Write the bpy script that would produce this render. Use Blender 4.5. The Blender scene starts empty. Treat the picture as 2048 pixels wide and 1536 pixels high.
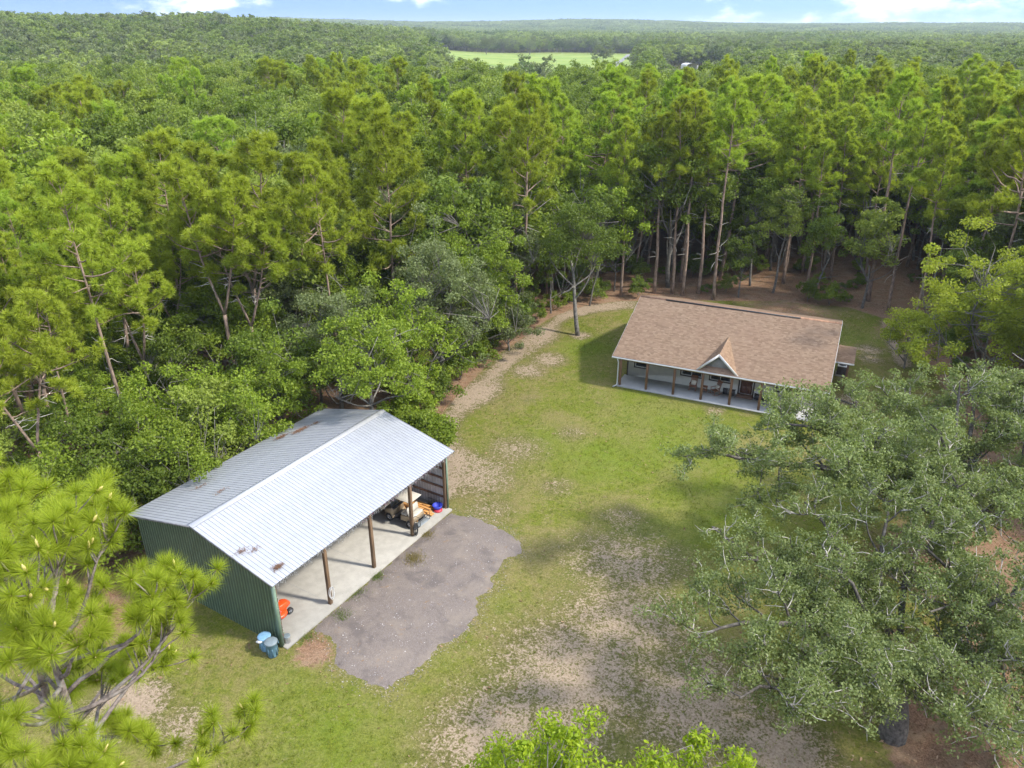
import bpy, math, random
import numpy as np
from mathutils import Vector, Matrix

# ------------------------------------------------------------------ camera, sky, sun, exposure
R = math.radians
scene = bpy.context.scene
scene.render.engine = 'CYCLES'
cam_d = bpy.data.cameras.new('camera'); cam = bpy.data.objects.new('camera', cam_d)
scene.collection.objects.link(cam); scene.camera = cam
cam.location = (0, 0, 28.0); cam.rotation_euler = (R(90 - 25.107), 0, 0)
cam_d.sensor_width = 36; cam_d.lens = 26.747; cam_d.clip_start = 0.1; cam_d.clip_end = 20000

SUN_EL, SUN_AZ = 45.0, -15.0        # degrees; azimuth from +X, counter-clockwise
S = Vector((math.cos(R(SUN_AZ)) * math.cos(R(SUN_EL)), math.sin(R(SUN_AZ)) * math.cos(R(SUN_EL)), math.sin(R(SUN_EL))))
sun_d = bpy.data.lights.new('sun', 'SUN'); sun_d.energy = 1.9; sun_d.angle = R(5.0); sun_d.color = (1.0, 0.94, 0.83)
sun = bpy.data.objects.new('sun', sun_d); scene.collection.objects.link(sun)
sun.rotation_euler = S.to_track_quat('Z', 'Y').to_euler(); sun.location = (60, -20, 90)

world = bpy.data.worlds.new('World'); scene.world = world; world.use_nodes = True
wt = world.node_tree; wt.nodes.clear()
def N(t, typ, **kw):
    n = t.nodes.new(typ)
    for k, v in kw.items(): setattr(n, k, v)
    return n
wo = N(wt, 'ShaderNodeOutputWorld'); bg = N(wt, 'ShaderNodeBackground'); bg.inputs[1].default_value = 0.15
sky = N(wt, 'ShaderNodeTexSky', sky_type='NISHITA', sun_disc=False)
sky.sun_elevation = R(SUN_EL); sky.sun_rotation = R(90 - SUN_AZ); sky.altitude = 30
sky.air_density = 1.0; sky.dust_density = 0.3; sky.ozone_density = 1.0
tc = N(wt, 'ShaderNodeTexCoord'); mp = N(wt, 'ShaderNodeMapping'); mp.inputs['Scale'].default_value = (1, 1, 2.4); mp.inputs['Location'].default_value = (11.9, 6.3, 16.1)
cn = N(wt, 'ShaderNodeTexNoise'); cn.inputs['Scale'].default_value = 3.4; cn.inputs['Detail'].default_value = 8; cn.inputs['Roughness'].default_value = .6
cr = N(wt, 'ShaderNodeMapRange', interpolation_type='SMOOTHSTEP'); cr.inputs[1].default_value = .45; cr.inputs[2].default_value = .62
cm = N(wt, 'ShaderNodeMix', data_type='RGBA'); cm.inputs[7].default_value = (6.6, 6.5, 6.5, 1)
wt.links.new(tc.outputs['Generated'], mp.inputs[0]); wt.links.new(mp.outputs[0], cn.inputs['Vector'])
wt.links.new(cn.outputs[0], cr.inputs[0]); wt.links.new(cr.outputs[0], cm.inputs[0])
sv = N(wt, 'ShaderNodeVectorMath', operation='MULTIPLY_ADD'); sv.inputs[1].default_value = (1, 1, .7); sv.inputs[2].default_value = (0, 0, .78)
wt.links.new(tc.outputs['Generated'], sv.inputs[0]); wt.links.new(sv.outputs[0], sky.inputs[0])   # a dry, deep blue sky down to the tree line
wt.links.new(sky.outputs[0], cm.inputs[6]); wt.links.new(cm.outputs[2], bg.inputs[0]); wt.links.new(bg.outputs[0], wo.inputs[0])

vs = scene.view_settings
vs.view_transform = 'Standard'; vs.look = 'None'; vs.gamma = 1; vs.use_curve_mapping = False; vs.exposure = 1.72
cy = scene.cycles
cy.max_bounces = 6; cy.diffuse_bounces = 5; cy.glossy_bounces = 2; cy.transmission_bounces = 3; cy.volume_bounces = 0; cy.transparent_max_bounces = 4
cy.use_denoising = True; cy.denoiser = 'OPENIMAGEDENOISE'; cy.denoising_prefilter = 'ACCURATE'
cy.caustics_reflective = False; cy.caustics_refractive = False
cy.sample_clamp_indirect = 6

COL = scene.collection

# ------------------------------------------------------------------ helpers: geometry
class Geo:
    """collects faces and links them as one mesh object"""
    def __init__(s): s.V = []; s.F = []; s.M = []; s.n = 0
    def add(s, V, F, m=0):
        V = np.asarray(V, float).reshape(-1, 3); F = np.asarray(F, int)
        s.V.append(V); s.F.append(F + s.n); s.M.append(np.full(len(F), m)); s.n += len(V)
    def box(s, c, d, rot=None, m=0):
        x, y, z = [k / 2 for k in d]
        V = np.array([(-x,-y,-z),(x,-y,-z),(x,y,-z),(-x,y,-z),(-x,-y,z),(x,-y,z),(x,y,z),(-x,y,z)])
        if rot is not None:
            if not isinstance(rot, np.ndarray): rot = np.array(rot)
            V = V @ rot.T
        s.add(V + np.array(c), [(0,3,2,1),(4,5,6,7),(0,1,5,4),(1,2,6,5),(2,3,7,6),(3,0,4,7)], m)
    def bbox(s, a, b, m=0):
        a = np.array(a, float); b = np.array(b, float); s.box((a + b) / 2, np.abs(b - a), None, m)
    def bevbox(s, c, d, bv, rot=None, m=0):
        """box with chamfered edges"""
        hx, hy, hz = [k / 2 for k in d]; b = min(bv, hx * .9, hy * .9, hz * .9)
        V = []
        for sx in (-1, 1):
            for sy in (-1, 1):
                for sz in (-1, 1):
                    V += [(sx * hx, sy * (hy - b), sz * (hz - b)), (sx * (hx - b), sy * hy, sz * (hz - b)), (sx * (hx - b), sy * (hy - b), sz * hz)]
        V = np.array(V)
        def i(sx, sy, sz, k): return ((sx > 0) * 4 + (sy > 0) * 2 + (sz > 0)) * 3 + k
        Q = []
        for q in (-1, 1):
            Q.append([i(q,-1,-1,0), i(q,1,-1,0), i(q,1,1,0), i(q,-1,1,0)])
            Q.append([i(-1,q,-1,1), i(1,q,-1,1), i(1,q,1,1), i(-1,q,1,1)])
            Q.append([i(-1,-1,q,2), i(1,-1,q,2), i(1,1,q,2), i(-1,1,q,2)])
        for p in (-1, 1):
            for q in (-1, 1):
                Q.append([i(p,q,-1,0), i(p,q,1,0), i(p,q,1,1), i(p,q,-1,1)])
                Q.append([i(p,-1,q,0), i(p,1,q,0), i(p,1,q,2), i(p,-1,q,2)])
                Q.append([i(-1,p,q,1), i(1,p,q,1), i(1,p,q,2), i(-1,p,q,2)])
        T = [[i(a,b2,c2,0), i(a,b2,c2,1), i(a,b2,c2,2)] for a in (-1,1) for b2 in (-1,1) for c2 in (-1,1)]
        if rot is not None: V = V @ np.array(rot).T
        V = V + np.array(c)
        Q = Geo._orient(V, Q, np.array(c)); T = Geo._orient(V, T, np.array(c))
        s.add(V, Q, m); n0 = s.n - len(V); s.F.append(np.array(T) + n0); s.M.append(np.full(len(T), m))
    @staticmethod
    def _orient(V, Fs, c):
        out = []
        for f in Fs:
            p = V[f]; nrm = np.cross(p[1] - p[0], p[2] - p[0])
            out.append(f if nrm @ (p.mean(0) - c) > 0 else f[::-1])
        return out
    def tube(s, P, r, k=6, m=0, cap=True, closed=False):
        P = np.asarray(P, float); n = len(P); r = np.broadcast_to(np.asarray(r, float), (n,))
        T = np.gradient(P, axis=0); T /= np.linalg.norm(T, axis=1)[:, None] + 1e-9
        up = np.array([0, 0, 1.]) if abs(T[0, 2]) < .9 else np.array([1., 0, 0])
        A = np.cross(T, up); A /= np.linalg.norm(A, axis=1)[:, None] + 1e-9
        B = np.cross(A, T)
        an = np.arange(k) * 2 * np.pi / k
        V = (P[:, None] + r[:, None, None] * (A[:, None] * np.cos(an)[None, :, None] + B[:, None] * np.sin(an)[None, :, None])).reshape(-1, 3)
        i = np.arange(n - 1)[:, None] * k; j = np.arange(k)[None]; j2 = (j + 1) % k
        F = np.stack([i + j, i + j2, i + k + j2, i + k + j], -1).reshape(-1, 4)
        if closed:
            i = (n - 1) * k
            F = np.vstack([F, np.stack([i + j[0], i + j2[0], j2[0], j[0]], -1)])
        s.add(V, F, m)
        if cap and not closed and k > 2:
            n0 = s.n - len(V)
            for base, rev in ((0, False), ((n - 1) * k, True)):
                idx = list(range(base, base + k)); idx = idx if rev else idx[::-1]
                s.F.append(np.array([[idx[0], idx[q], idx[q + 1]] for q in range(1, k - 1)]) + n0); s.M.append(np.full(k - 2, m))
    def lathe(s, prof, c=(0,0,0), n=16, rot=None, m=0):
        prof = np.asarray(prof, float); k = len(prof); an = np.arange(n) * 2 * np.pi / n
        V = np.stack([np.outer(np.cos(an), prof[:, 0]), np.outer(np.sin(an), prof[:, 0]), np.broadcast_to(prof[:, 1], (n, k))], -1).reshape(-1, 3)
        if rot is not None: V = V @ np.array(rot).T
        i = np.arange(n)[:, None] * k; i2 = (np.arange(n)[:, None] + 1) % n * k; j = np.arange(k - 1)[None]
        s.add(V + np.array(c), np.stack([i + j, i2 + j, i2 + j + 1, i + j + 1], -1).reshape(-1, 4), m)
    def prism(s, poly, a, b, axis='y', m=0):
        """polygon in the plane across axis, extruded from a to b"""
        k = len(poly); V = []
        for t in (a, b):
            for p in poly: V.append({'x': (t, p[0], p[1]), 'y': (p[0], t, p[1]), 'z': (p[0], p[1], t)}[axis])
        V = np.array(V, float); c = V.mean(0)
        Q = [[i, (i + 1) % k, k + (i + 1) % k, k + i] for i in range(k)]
        s.add(V, Q, m); n0 = s.n - len(V)
        for idx in (list(range(k))[::-1], list(range(k, 2 * k))):
            s.F.append(np.array([[idx[0], idx[q], idx[q + 1]] for q in range(1, k - 1)]) + n0); s.M.append(np.full(k - 2, m))
    def leaves(s, C, A, B, m=0):
        """rhombic leaf faces: centre, half length vector, half width vector"""
        n = len(C); V = np.stack([C - A, C + B - A * .15, C + A, C - B - A * .15], 1).reshape(-1, 3)
        s.add(V, np.arange(4 * n).reshape(n, 4), m)
    def needles(s, C, A, B, m=0):
        n = len(C); V = np.stack([C - B, C + B, C + A], 1).reshape(-1, 3)
        s.add(V, np.arange(3 * n).reshape(n, 3), m)
    def mesh(s, name, mats, smooth=False):
        me = bpy.data.meshes.new(name)
        V = np.concatenate(s.V).astype('f4'); me.vertices.add(len(V)); me.vertices.foreach_set('co', V.ravel())
        lp = np.concatenate([f.ravel() for f in s.F]).astype('i4'); tot = np.concatenate([np.full(len(f), f.shape[1]) for f in s.F]).astype('i4')
        st = np.concatenate([[0], np.cumsum(tot)[:-1]]).astype('i4')
        me.loops.add(len(lp)); me.loops.foreach_set('vertex_index', lp)
        me.polygons.add(len(tot)); me.polygons.foreach_set('loop_start', st); me.polygons.foreach_set('loop_total', tot)
        me.polygons.foreach_set('material_index', np.concatenate(s.M).astype('i4'))
        if smooth: me.polygons.foreach_set('use_smooth', np.ones(len(tot), bool))
        for m in (mats if isinstance(mats, (list, tuple)) else [mats]): me.materials.append(m)
        me.update(calc_edges=True)
        return me
    def build(s, name, mats, parent=None, smooth=False, kind=None, label=None):
        return link(name, s.mesh(name, mats, smooth), parent, kind, label)

def link(name, data, parent=None, kind=None, label=None):
    o = bpy.data.objects.new(name, data); COL.objects.link(o)
    if parent is not None: o.parent = parent
    if kind: o['kind'] = kind
    if label: o['label'] = label
    return o
def tag(o, label, cat, group=None):
    o['label'] = label; o['category'] = cat
    if group: o['group'] = group
    return o
def thing(name, label, cat, loc=(0,0,0), rz=0, group=None, scale=None):
    o = bpy.data.objects.new(name, None); COL.objects.link(o); o.empty_display_size = .3
    o.location = loc; o.rotation_euler = (0, 0, rz)
    if scale is not None: o.scale = scale if hasattr(scale, '__len__') else (scale,) * 3
    return tag(o, label, cat, group)
def rotz(a): c_, s_ = math.cos(a), math.sin(a); return np.array([[c_,-s_,0],[s_,c_,0],[0,0,1.]])
def rotx(a): c_, s_ = math.cos(a), math.sin(a); return np.array([[1.,0,0],[0,c_,-s_],[0,s_,c_]])
def roty(a): c_, s_ = math.cos(a), math.sin(a); return np.array([[c_,0,s_],[0,1.,0],[-s_,0,c_]])

# ------------------------------------------------------------------ helpers: materials
def newmat(name):
    m = bpy.data.materials.new(name); m.use_nodes = True; t = m.node_tree; t.nodes.clear()
    out = N(t, 'ShaderNodeOutputMaterial'); b = N(t, 'ShaderNodeBsdfPrincipled'); t.links.new(b.outputs[0], out.inputs[0])
    return m, t, b, out
def mixc(t, fac, a, b, blend='MIX'):
    n = N(t, 'ShaderNodeMix', data_type='RGBA', blend_type=blend)
    for sock, v in ((n.inputs[0], fac), (n.inputs[6], a), (n.inputs[7], b)):
        if isinstance(v, bpy.types.NodeSocket): t.links.new(v, sock)
        elif isinstance(v, (int, float)): sock.default_value = v
        else: sock.default_value = (*v, 1)
    return n.outputs[2]
def noise(t, vec, scale, detail=4, rough=.6, dist=0):
    n = N(t, 'ShaderNodeTexNoise'); n.inputs['Scale'].default_value = scale; n.inputs['Detail'].default_value = detail
    n.inputs['Roughness'].default_value = rough; n.inputs['Distortion'].default_value = dist
    if vec is not None: t.links.new(vec, n.inputs['Vector'])
    return n.outputs[0]
def ramp(t, v, lo, hi, a=0., b=1., smooth=True):
    n = N(t, 'ShaderNodeMapRange', interpolation_type='SMOOTHSTEP' if smooth else 'LINEAR')
    t.links.new(v, n.inputs[0])
    for i, x in ((1, lo), (2, hi), (3, a), (4, b)): n.inputs[i].default_value = x
    return n.outputs[0]
def mth(t, op, a, b=0.):
    n = N(t, 'ShaderNodeMath', operation=op)
    for i, v in enumerate((a, b)):
        if isinstance(v, bpy.types.NodeSocket): t.links.new(v, n.inputs[i])
        else: n.inputs[i].default_value = v
    return n.outputs[0]
def pmat(name, col, rough=.7, metal=0., var=.15, scale=6., bump=0., bscale=40., stain=None, stain_amt=.5, spec=.5, stretch=(1,1,1)):
    m, t, b, out = newmat(name)
    co = N(t, 'ShaderNodeTexCoord').outputs['Object']
    if stretch != (1,1,1):
        mp_ = N(t, 'ShaderNodeMapping'); mp_.inputs['Scale'].default_value = stretch; t.links.new(co, mp_.inputs[0]); co = mp_.outputs[0]
    n1 = noise(t, co, scale, 5)
    c = mixc(t, ramp(t, n1, .3, .7), [k * (1 - var) for k in col], [min(k * (1 + var), 1) for k in col])
    if stain:
        n2 = noise(t, co, scale * .23, 6, .7, .5)
        c = mixc(t, ramp(t, n2, .5, .72, 0, stain_amt), c, stain)
    t.links.new(c, b.inputs['Base Color'])
    b.inputs['Roughness'].default_value = rough; b.inputs['Metallic'].default_value = metal; b.inputs['Specular IOR Level'].default_value = spec
    if bump:
        bn = N(t, 'ShaderNodeBump'); bn.inputs['Strength'].default_value = bump; bn.inputs['Distance'].default_value = .02
        t.links.new(noise(t, co, bscale, 3), bn.inputs['Height']); t.links.new(bn.outputs[0], b.inputs['Normal'])
    return m
def leafmat(name, c1, c2, trans=.35, objvar=.25, gloss=.25, tint=None):
    """leaf colour varies leaf by leaf and tree by tree; part of the light passes through"""
    m, t, b, out = newmat(name)
    gi = N(t, 'ShaderNodeNewGeometry').outputs['Random Per Island']
    c = mixc(t, gi, c1, c2)
    oi = N(t, 'ShaderNodeObjectInfo').outputs['Random']
    if tint: c = mixc(t, ramp(t, oi, .45, 1, 0, .7, False), c, tint)
    hs = N(t, 'ShaderNodeHueSaturation'); t.links.new(c, hs.inputs['Color'])
    t.links.new(ramp(t, oi, 0, 1, 1 - objvar, 1 + objvar, False), hs.inputs['Value'])
    c = hs.outputs[0]
    t.links.new(c, b.inputs['Base Color']); b.inputs['Roughness'].default_value = .55; b.inputs['Specular IOR Level'].default_value = gloss
    tr = N(t, 'ShaderNodeBsdfTranslucent'); c2_ = mixc(t, 1., c, (1.0, 1.0, .55), 'MULTIPLY'); t.links.new(c2_, tr.inputs[0])
    mx = N(t, 'ShaderNodeMixShader'); mx.inputs[0].default_value = trans
    t.links.new(b.outputs[0], mx.inputs[1]); t.links.new(tr.outputs[0], mx.inputs[2]); t.links.new(mx.outputs[0], out.inputs[0])
    return m

M = {}
M['pine_bark'] = pmat('pine_bark', (.235, .17, .13), .9, var=.45, scale=5, bump=.8, bscale=14, stretch=(1,1,.35))
M['oak_bark'] = pmat('oak_bark', (.15, .138, .12), .9, var=.4, scale=4, bump=.7, bscale=16, stain=(.24,.245,.215), stain_amt=.7)
M['pale_twig'] = pmat('pale_twig', (.44, .41, .37), .85, var=.3, scale=3)
M['live_bark'] = pmat('live_bark', (.085, .075, .065), .95, var=.5, scale=7, bump=1., bscale=15, stain=(.19,.19,.17), stain_amt=.6)
M['near_bark'] = pmat('near_bark', (.17, .14, .125), .95, var=.5, scale=9, bump=1., bscale=18, stain=(.36,.36,.33), stain_amt=.7)
M['pine_leaf'] = leafmat('pine_leaf', (.315, .395, .032), (.46, .53, .072), .5, .26, .2, tint=(.22, .35, .05))
M['pine_near'] = leafmat('pine_near', (.26, .35, .02), (.40, .475, .05), .45, .05, .25)
M['oak_leaf'] = leafmat('oak_leaf', (.13, .205, .02), (.23, .31, .045), .46, .34, .3, tint=(.235, .275, .055))
M['oak_bright'] = leafmat('oak_bright', (.175, .26, .02), (.27, .35, .042), .46, .2, .3)
M['yellow_leaf'] = leafmat('yellow_leaf', (.255, .32, .024), (.37, .42, .055), .46, .12, .25)
M['live_leaf'] = leafmat('live_leaf', (.14, .195, .05), (.245, .295, .10), .4, .1, .45)
M['grey_leaf'] = leafmat('grey_leaf', (.14, .185, .06), (.21, .25, .10), .38, .15, .4)
M['turkey_leaf'] = leafmat('turkey_leaf', (.22, .34, .012), (.36, .45, .022), .45, .05, .3)
M['far_leaf'] = leafmat('far_leaf', (.14, .215, .034), (.24, .315, .066), .44, .38, .3, tint=(.175, .21, .07))
def stands(m):
    t = m.node_tree; hs = [n for n in t.nodes if n.type == 'HUE_SAT'][0]; src = hs.inputs['Color'].links[0].from_socket; lo = [n for n in t.nodes if n.type == 'OBJECT_INFO'][0].outputs['Location']
    a = mixc(t, ramp(t, noise(t, lo, .009, 3), .48, .62, 0, .85), src, (.27, .335, .08)); b = mixc(t, ramp(t, noise(t, lo, .021, 3), .54, .64, 0, .8), a, (.09, .15, .034)); t.links.new(b, hs.inputs['Color'])
stands(M['far_leaf'])
M['moss'] = leafmat('moss', (.22, .23, .18), (.30, .31, .25), .3, .1, .1)
M['cone'] = pmat('cone', (.55, .47, .16), .7, var=.15)
M['fern'] = leafmat('fern', (.10, .17, .02), (.16, .22, .035), .4, .15, .2)

rng = np.random.default_rng(7)
def unit(v): return v / (np.linalg.norm(v, axis=-1, keepdims=True) + 1e-9)
def rand_unit(rng, n): return unit(rng.normal(size=(n, 3)))

# ------------------------------------------------------------------ layout: polygons of the yard (metres)
GRAVEL = [(-10.75,29.47),(-10.02,30.73),(-9.4,31.75),(-7.65,34.68),(-5.86,37.67),(-4.07,40.67),(-3.57,40.39),(-2.51,40.17),(-1.22,39.31),(.03,38.27),(.66,37.33),(.65,36.22),(-.35,35.67),(-.6,34.77),(-1.09,33.99),(-.72,33.4),(-1.34,32.74),(-1.79,32.46),(-1.63,31.1),(-2.28,29.93),(-2.99,29.12),(-3.47,28.88),(-4.22,27.63),(-4.85,26.82),(-5.51,26.45),(-5.65,25.45),(-6.12,26.15),(-7.18,26.57),(-8.02,27.0),(-8.81,27.57),(-8.81,28.45),(-9.35,29.47),(-10.09,29.72)]
CLEAR = [(-18.11,30.73),(-17.56,29.6),(-24,29.0),(-26,22),(-24,5),(12,5),(16,24),(26,33.5),(31.61,41.86),(35.24,52.24),(37.11,60.58),(40.33,74.21),(37.19,79.33),(30.41,81.5),(21.41,81.8),(15.09,81.8),(11.56,81.18),(6.87,78.52),(4.0,75.4),(1.8,71.09),(-.67,66.82),(-3.22,60.06),(-5.01,54.8),(-6.22,51.43),(-8.2,48.37)]
PATH = [(-4.62,42.75),(-5.34,48.37),(-5.33,51.27),(-4.38,54.36),(-2.94,58.55),(-1.09,63.29),(.28,66.45),(2.01,69.36),(3.66,73.48),(5.68,76.93),(8.61,79.67),(12.68,81.18)]
TRAIL = [(36,64),(37.3,68.71),(39.03,74.21),(43.23,80.5),(45.41,85.85),(46.9,89.77),(50,100)]
FIELD = [(-22,392),(58,392),(78,500),(100,640),(128,780),(158,1000),(60,1020),(-95,1005),(-80,760)]
BARN0, BARN_T, BL, BW = np.array([-11.436, 28.807]), 1.0243, 14.125, 10.323
HOUSE0, HOUSE_T = np.array([8.540, 59.590]), -.4277
def to_local(P, o, a):
    d = np.asarray(P, float)[..., :2] - o; c_, s_ = math.cos(a), math.sin(a)
    return np.stack([d[..., 0] * c_ + d[..., 1] * s_, -d[..., 0] * s_ + d[..., 1] * c_], -1)
def to_world(o, a, x, y):
    c_, s_ = math.cos(a), math.sin(a); return (o[0] + x * c_ - y * s_, o[1] + x * s_ + y * c_)
def in_poly(P, poly):
    P = np.asarray(P, float); x, y = P[..., 0], P[..., 1]; r = np.zeros(x.shape, bool); n = len(poly)
    for i in range(n):
        (x1, y1), (x2, y2) = poly[i], poly[(i + 1) % n]
        cnd = (y1 > y) != (y2 > y)
        xi = (x2 - x1) * (y - y1) / ((y2 - y1) if y2 != y1 else 1e-9) + x1
        r ^= cnd & (x < xi)
    return r
def seg_dist(P, line, closed=False):
    P = np.asarray(P, float)[..., :2]; d = np.full(P.shape[:-1], 1e9); L = list(line) + ([line[0]] if closed else [])
    for a, b in zip(L[:-1], L[1:]):
        a = np.array(a, float); b = np.array(b, float); ab = b - a
        t = np.clip(((P - a) @ ab) / (ab @ ab), 0, 1); d = np.minimum(d, np.linalg.norm(P - (a + t[..., None] * ab), axis=-1))
    return d
def signed(P, poly): d = seg_dist(P, poly, True); return np.where(in_poly(P, poly), d, -d)
def ss(x): x = np.clip(x, 0, 1); return x * x * (3 - 2 * x)
def gauss(P, c, r): return np.exp(-((P[..., 0] - c[0]) ** 2 + (P[..., 1] - c[1]) ** 2) / (r * r))
def terrain(x, y):
    x = np.asarray(x, float); y = np.asarray(y, float); d = np.hypot(x, y); a = x / np.maximum(y, 1.)
    z = 21.0 * ss((-a + .03) / .42) * ss((d - 330) / 420) * (y > 0)
    z = z + 30 * ss((d - 2000) / 2000) * (1 + .3 * np.sin(x / 610 + 1.2) + .18 * np.sin(x / 233))
    z = z + ss((d - 250) / 400) * (1.6 * np.sin(x / 83 + 1) * np.sin(y / 107) + 1.0 * np.sin(x / 31 + y / 43)) * (1 - ss((260 - np.abs(d - 700)) / 100) * (np.abs(a) < .25))
    return z
def zones(P):
    """grass, sand, straw amounts at ground points"""
    P = np.asarray(P, float); s_clear = signed(P, CLEAR)
    straw = ss((-s_clear + .8) / 2.2)
    dp = seg_dist(P, PATH)
    straw = np.maximum(straw, 0)
    sand = np.maximum((.80 + .14 * np.sin(P[..., 1] * .9)) * np.exp(-(dp / (1.7 + .6 * np.sin(P[..., 1] * .55 + 1))) ** 2), .8 * np.exp(-(seg_dist(P, TRAIL) / .9) ** 2))
    straw = straw * (1 - .75 * np.exp(-(dp / .9) ** 2))
    for c, r, k in (((-.53,23.5),4.2,.72),((3.0,27.2),5.4,.72),((5.9,30.5),5.2,.66),((6.5,35.2),5.2,.6),((1.7,23.5),4,.66),((8.6,25.3),5,.7),
                    ((-17.6,25.2),2.0,1.0),((-14.6,23.9),1.9,.62),((-4.6,46.6),2.6,.95),((-2.6,45),3.8,.66),((3.4,65.2),2.2,.72),((1.4,62.6),2.0,.72),((.2,48.5),3.6,.5),
                    ((6.9,71.3),1.3,.8),((16.4,54.8),1.2,.6),((34.3,67.6),1.8,.68),((33.5,65.4),1.6,.65),((28.0,56.5),2,.62),((16.1,27.0),3,.72),((11.5,22.6),2.8,.85),
                    ((1.3,56.8),1.6,.38),((7.0,40.),2.2,.5),((3.0,43.5),1.9,.48),((4.5,51),1.9,.46),((31,70),3,.45),((-1.5,40.8),2.6,.5),((-12.4,30.3),1.3,.35)):
        sand = np.maximum(sand, k * gauss(P, c, r))
    sand = np.maximum(sand, .34 * np.exp(-(np.clip(-signed(P, GRAVEL), 0, None) / .6) ** 2))
    for c, r, k in (((-22.2,30.6),3.4,1.),((-18.5,28.6),2.0,.7),((-9.8,28.4),1.5,.75),((-10.0,29.3),.9,.7),((-12.2,29.6),1.0,.6),((26.5,35.0),6,.95),((22.5,25.0),5.0,1.),((19,29),3.,.6),((30,78.5),9,.62),((40,72),6,.6),((36,50),5,.5),((33,44),5,.7)):
        straw = np.maximum(straw, k * gauss(P, c, r))
    lush = np.zeros(P.shape[:-1])
    for c, r, k in (((6.3,47),4,.9),((2.9,50),3,.6),((11.9,48.5),5,.8),((8.5,31.9),1.7,1.),((5.6,28.5),1.2,.6),((9,38),4,.8),((-7.5,23.5),4,.7),((-10.5,26.5),2,.6),((12,54),6,.7),((8,68),4,.7),((32,72),3.5,.9),((-3.5,28.0),1.2,.6),((-.6,32),1.2,.5),((14,41),5,.8)):
        lush = np.maximum(lush, k * gauss(P, c, r))
    far = np.hypot(P[..., 0], P[..., 1]) > 140
    fld = ss(signed(P, FIELD) / 12 + .5) * far
    straw = np.where(far, 0, straw); sand = np.where(far, 0, sand); lush = np.where(far, fld, lush)
    return np.clip(lush, 0, 1), np.clip(sand, 0, 1.1), np.clip(straw, 0, 1), fld

# ------------------------------------------------------------------ ground
def axis(lo, hi, step, flo, fhi):
    a = list(np.arange(lo, hi + 1e-6, step)); s_ = step; x = hi
    while x < fhi: s_ *= 1.22; x = min(x + s_, fhi); a.append(x)
    s_ = step; x = lo
    while x > flo: s_ *= 1.22; x = max(x - s_, flo); a.insert(0, x)
    return np.array(a)
gx = axis(-34, 52, .45, -7000, 7000); gy = axis(8, 96, .45, -400, 7800)
GX, GY = np.meshgrid(gx, gy); GP = np.stack([GX, GY], -1)
near = (np.abs(GX) < 60) & (GY < 110) & (GY > 0)
micro = np.where(near, .035 * np.sin(GX * .9 + 1.3 * np.sin(GY * .5)) * np.sin(GY * .8) - .035, 0)
GZ = terrain(GX, GY) + micro
bl_ = to_local(GP, BARN0, BARN_T); hl_ = to_local(GP, HOUSE0, HOUSE_T)
nearb = (bl_[..., 0] > -2) & (bl_[..., 0] < BL + 2) & (bl_[..., 1] > -8) & (bl_[..., 1] < BW + 2)
nearh = (hl_[..., 0] > -2) & (hl_[..., 0] < 21) & (hl_[..., 1] > -2) & (hl_[..., 1] < 18)
GZ = np.where(nearb | nearh, -.02, GZ)
g = Geo(); ny, nx = GX.shape
idx = np.arange(nx * ny).reshape(ny, nx)
g.add(np.stack([GX, GY, GZ], -1).reshape(-1, 3), np.stack([idx[:-1, :-1], idx[:-1, 1:], idx[1:, 1:], idx[1:, :-1]], -1).reshape(-1, 4))
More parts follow.
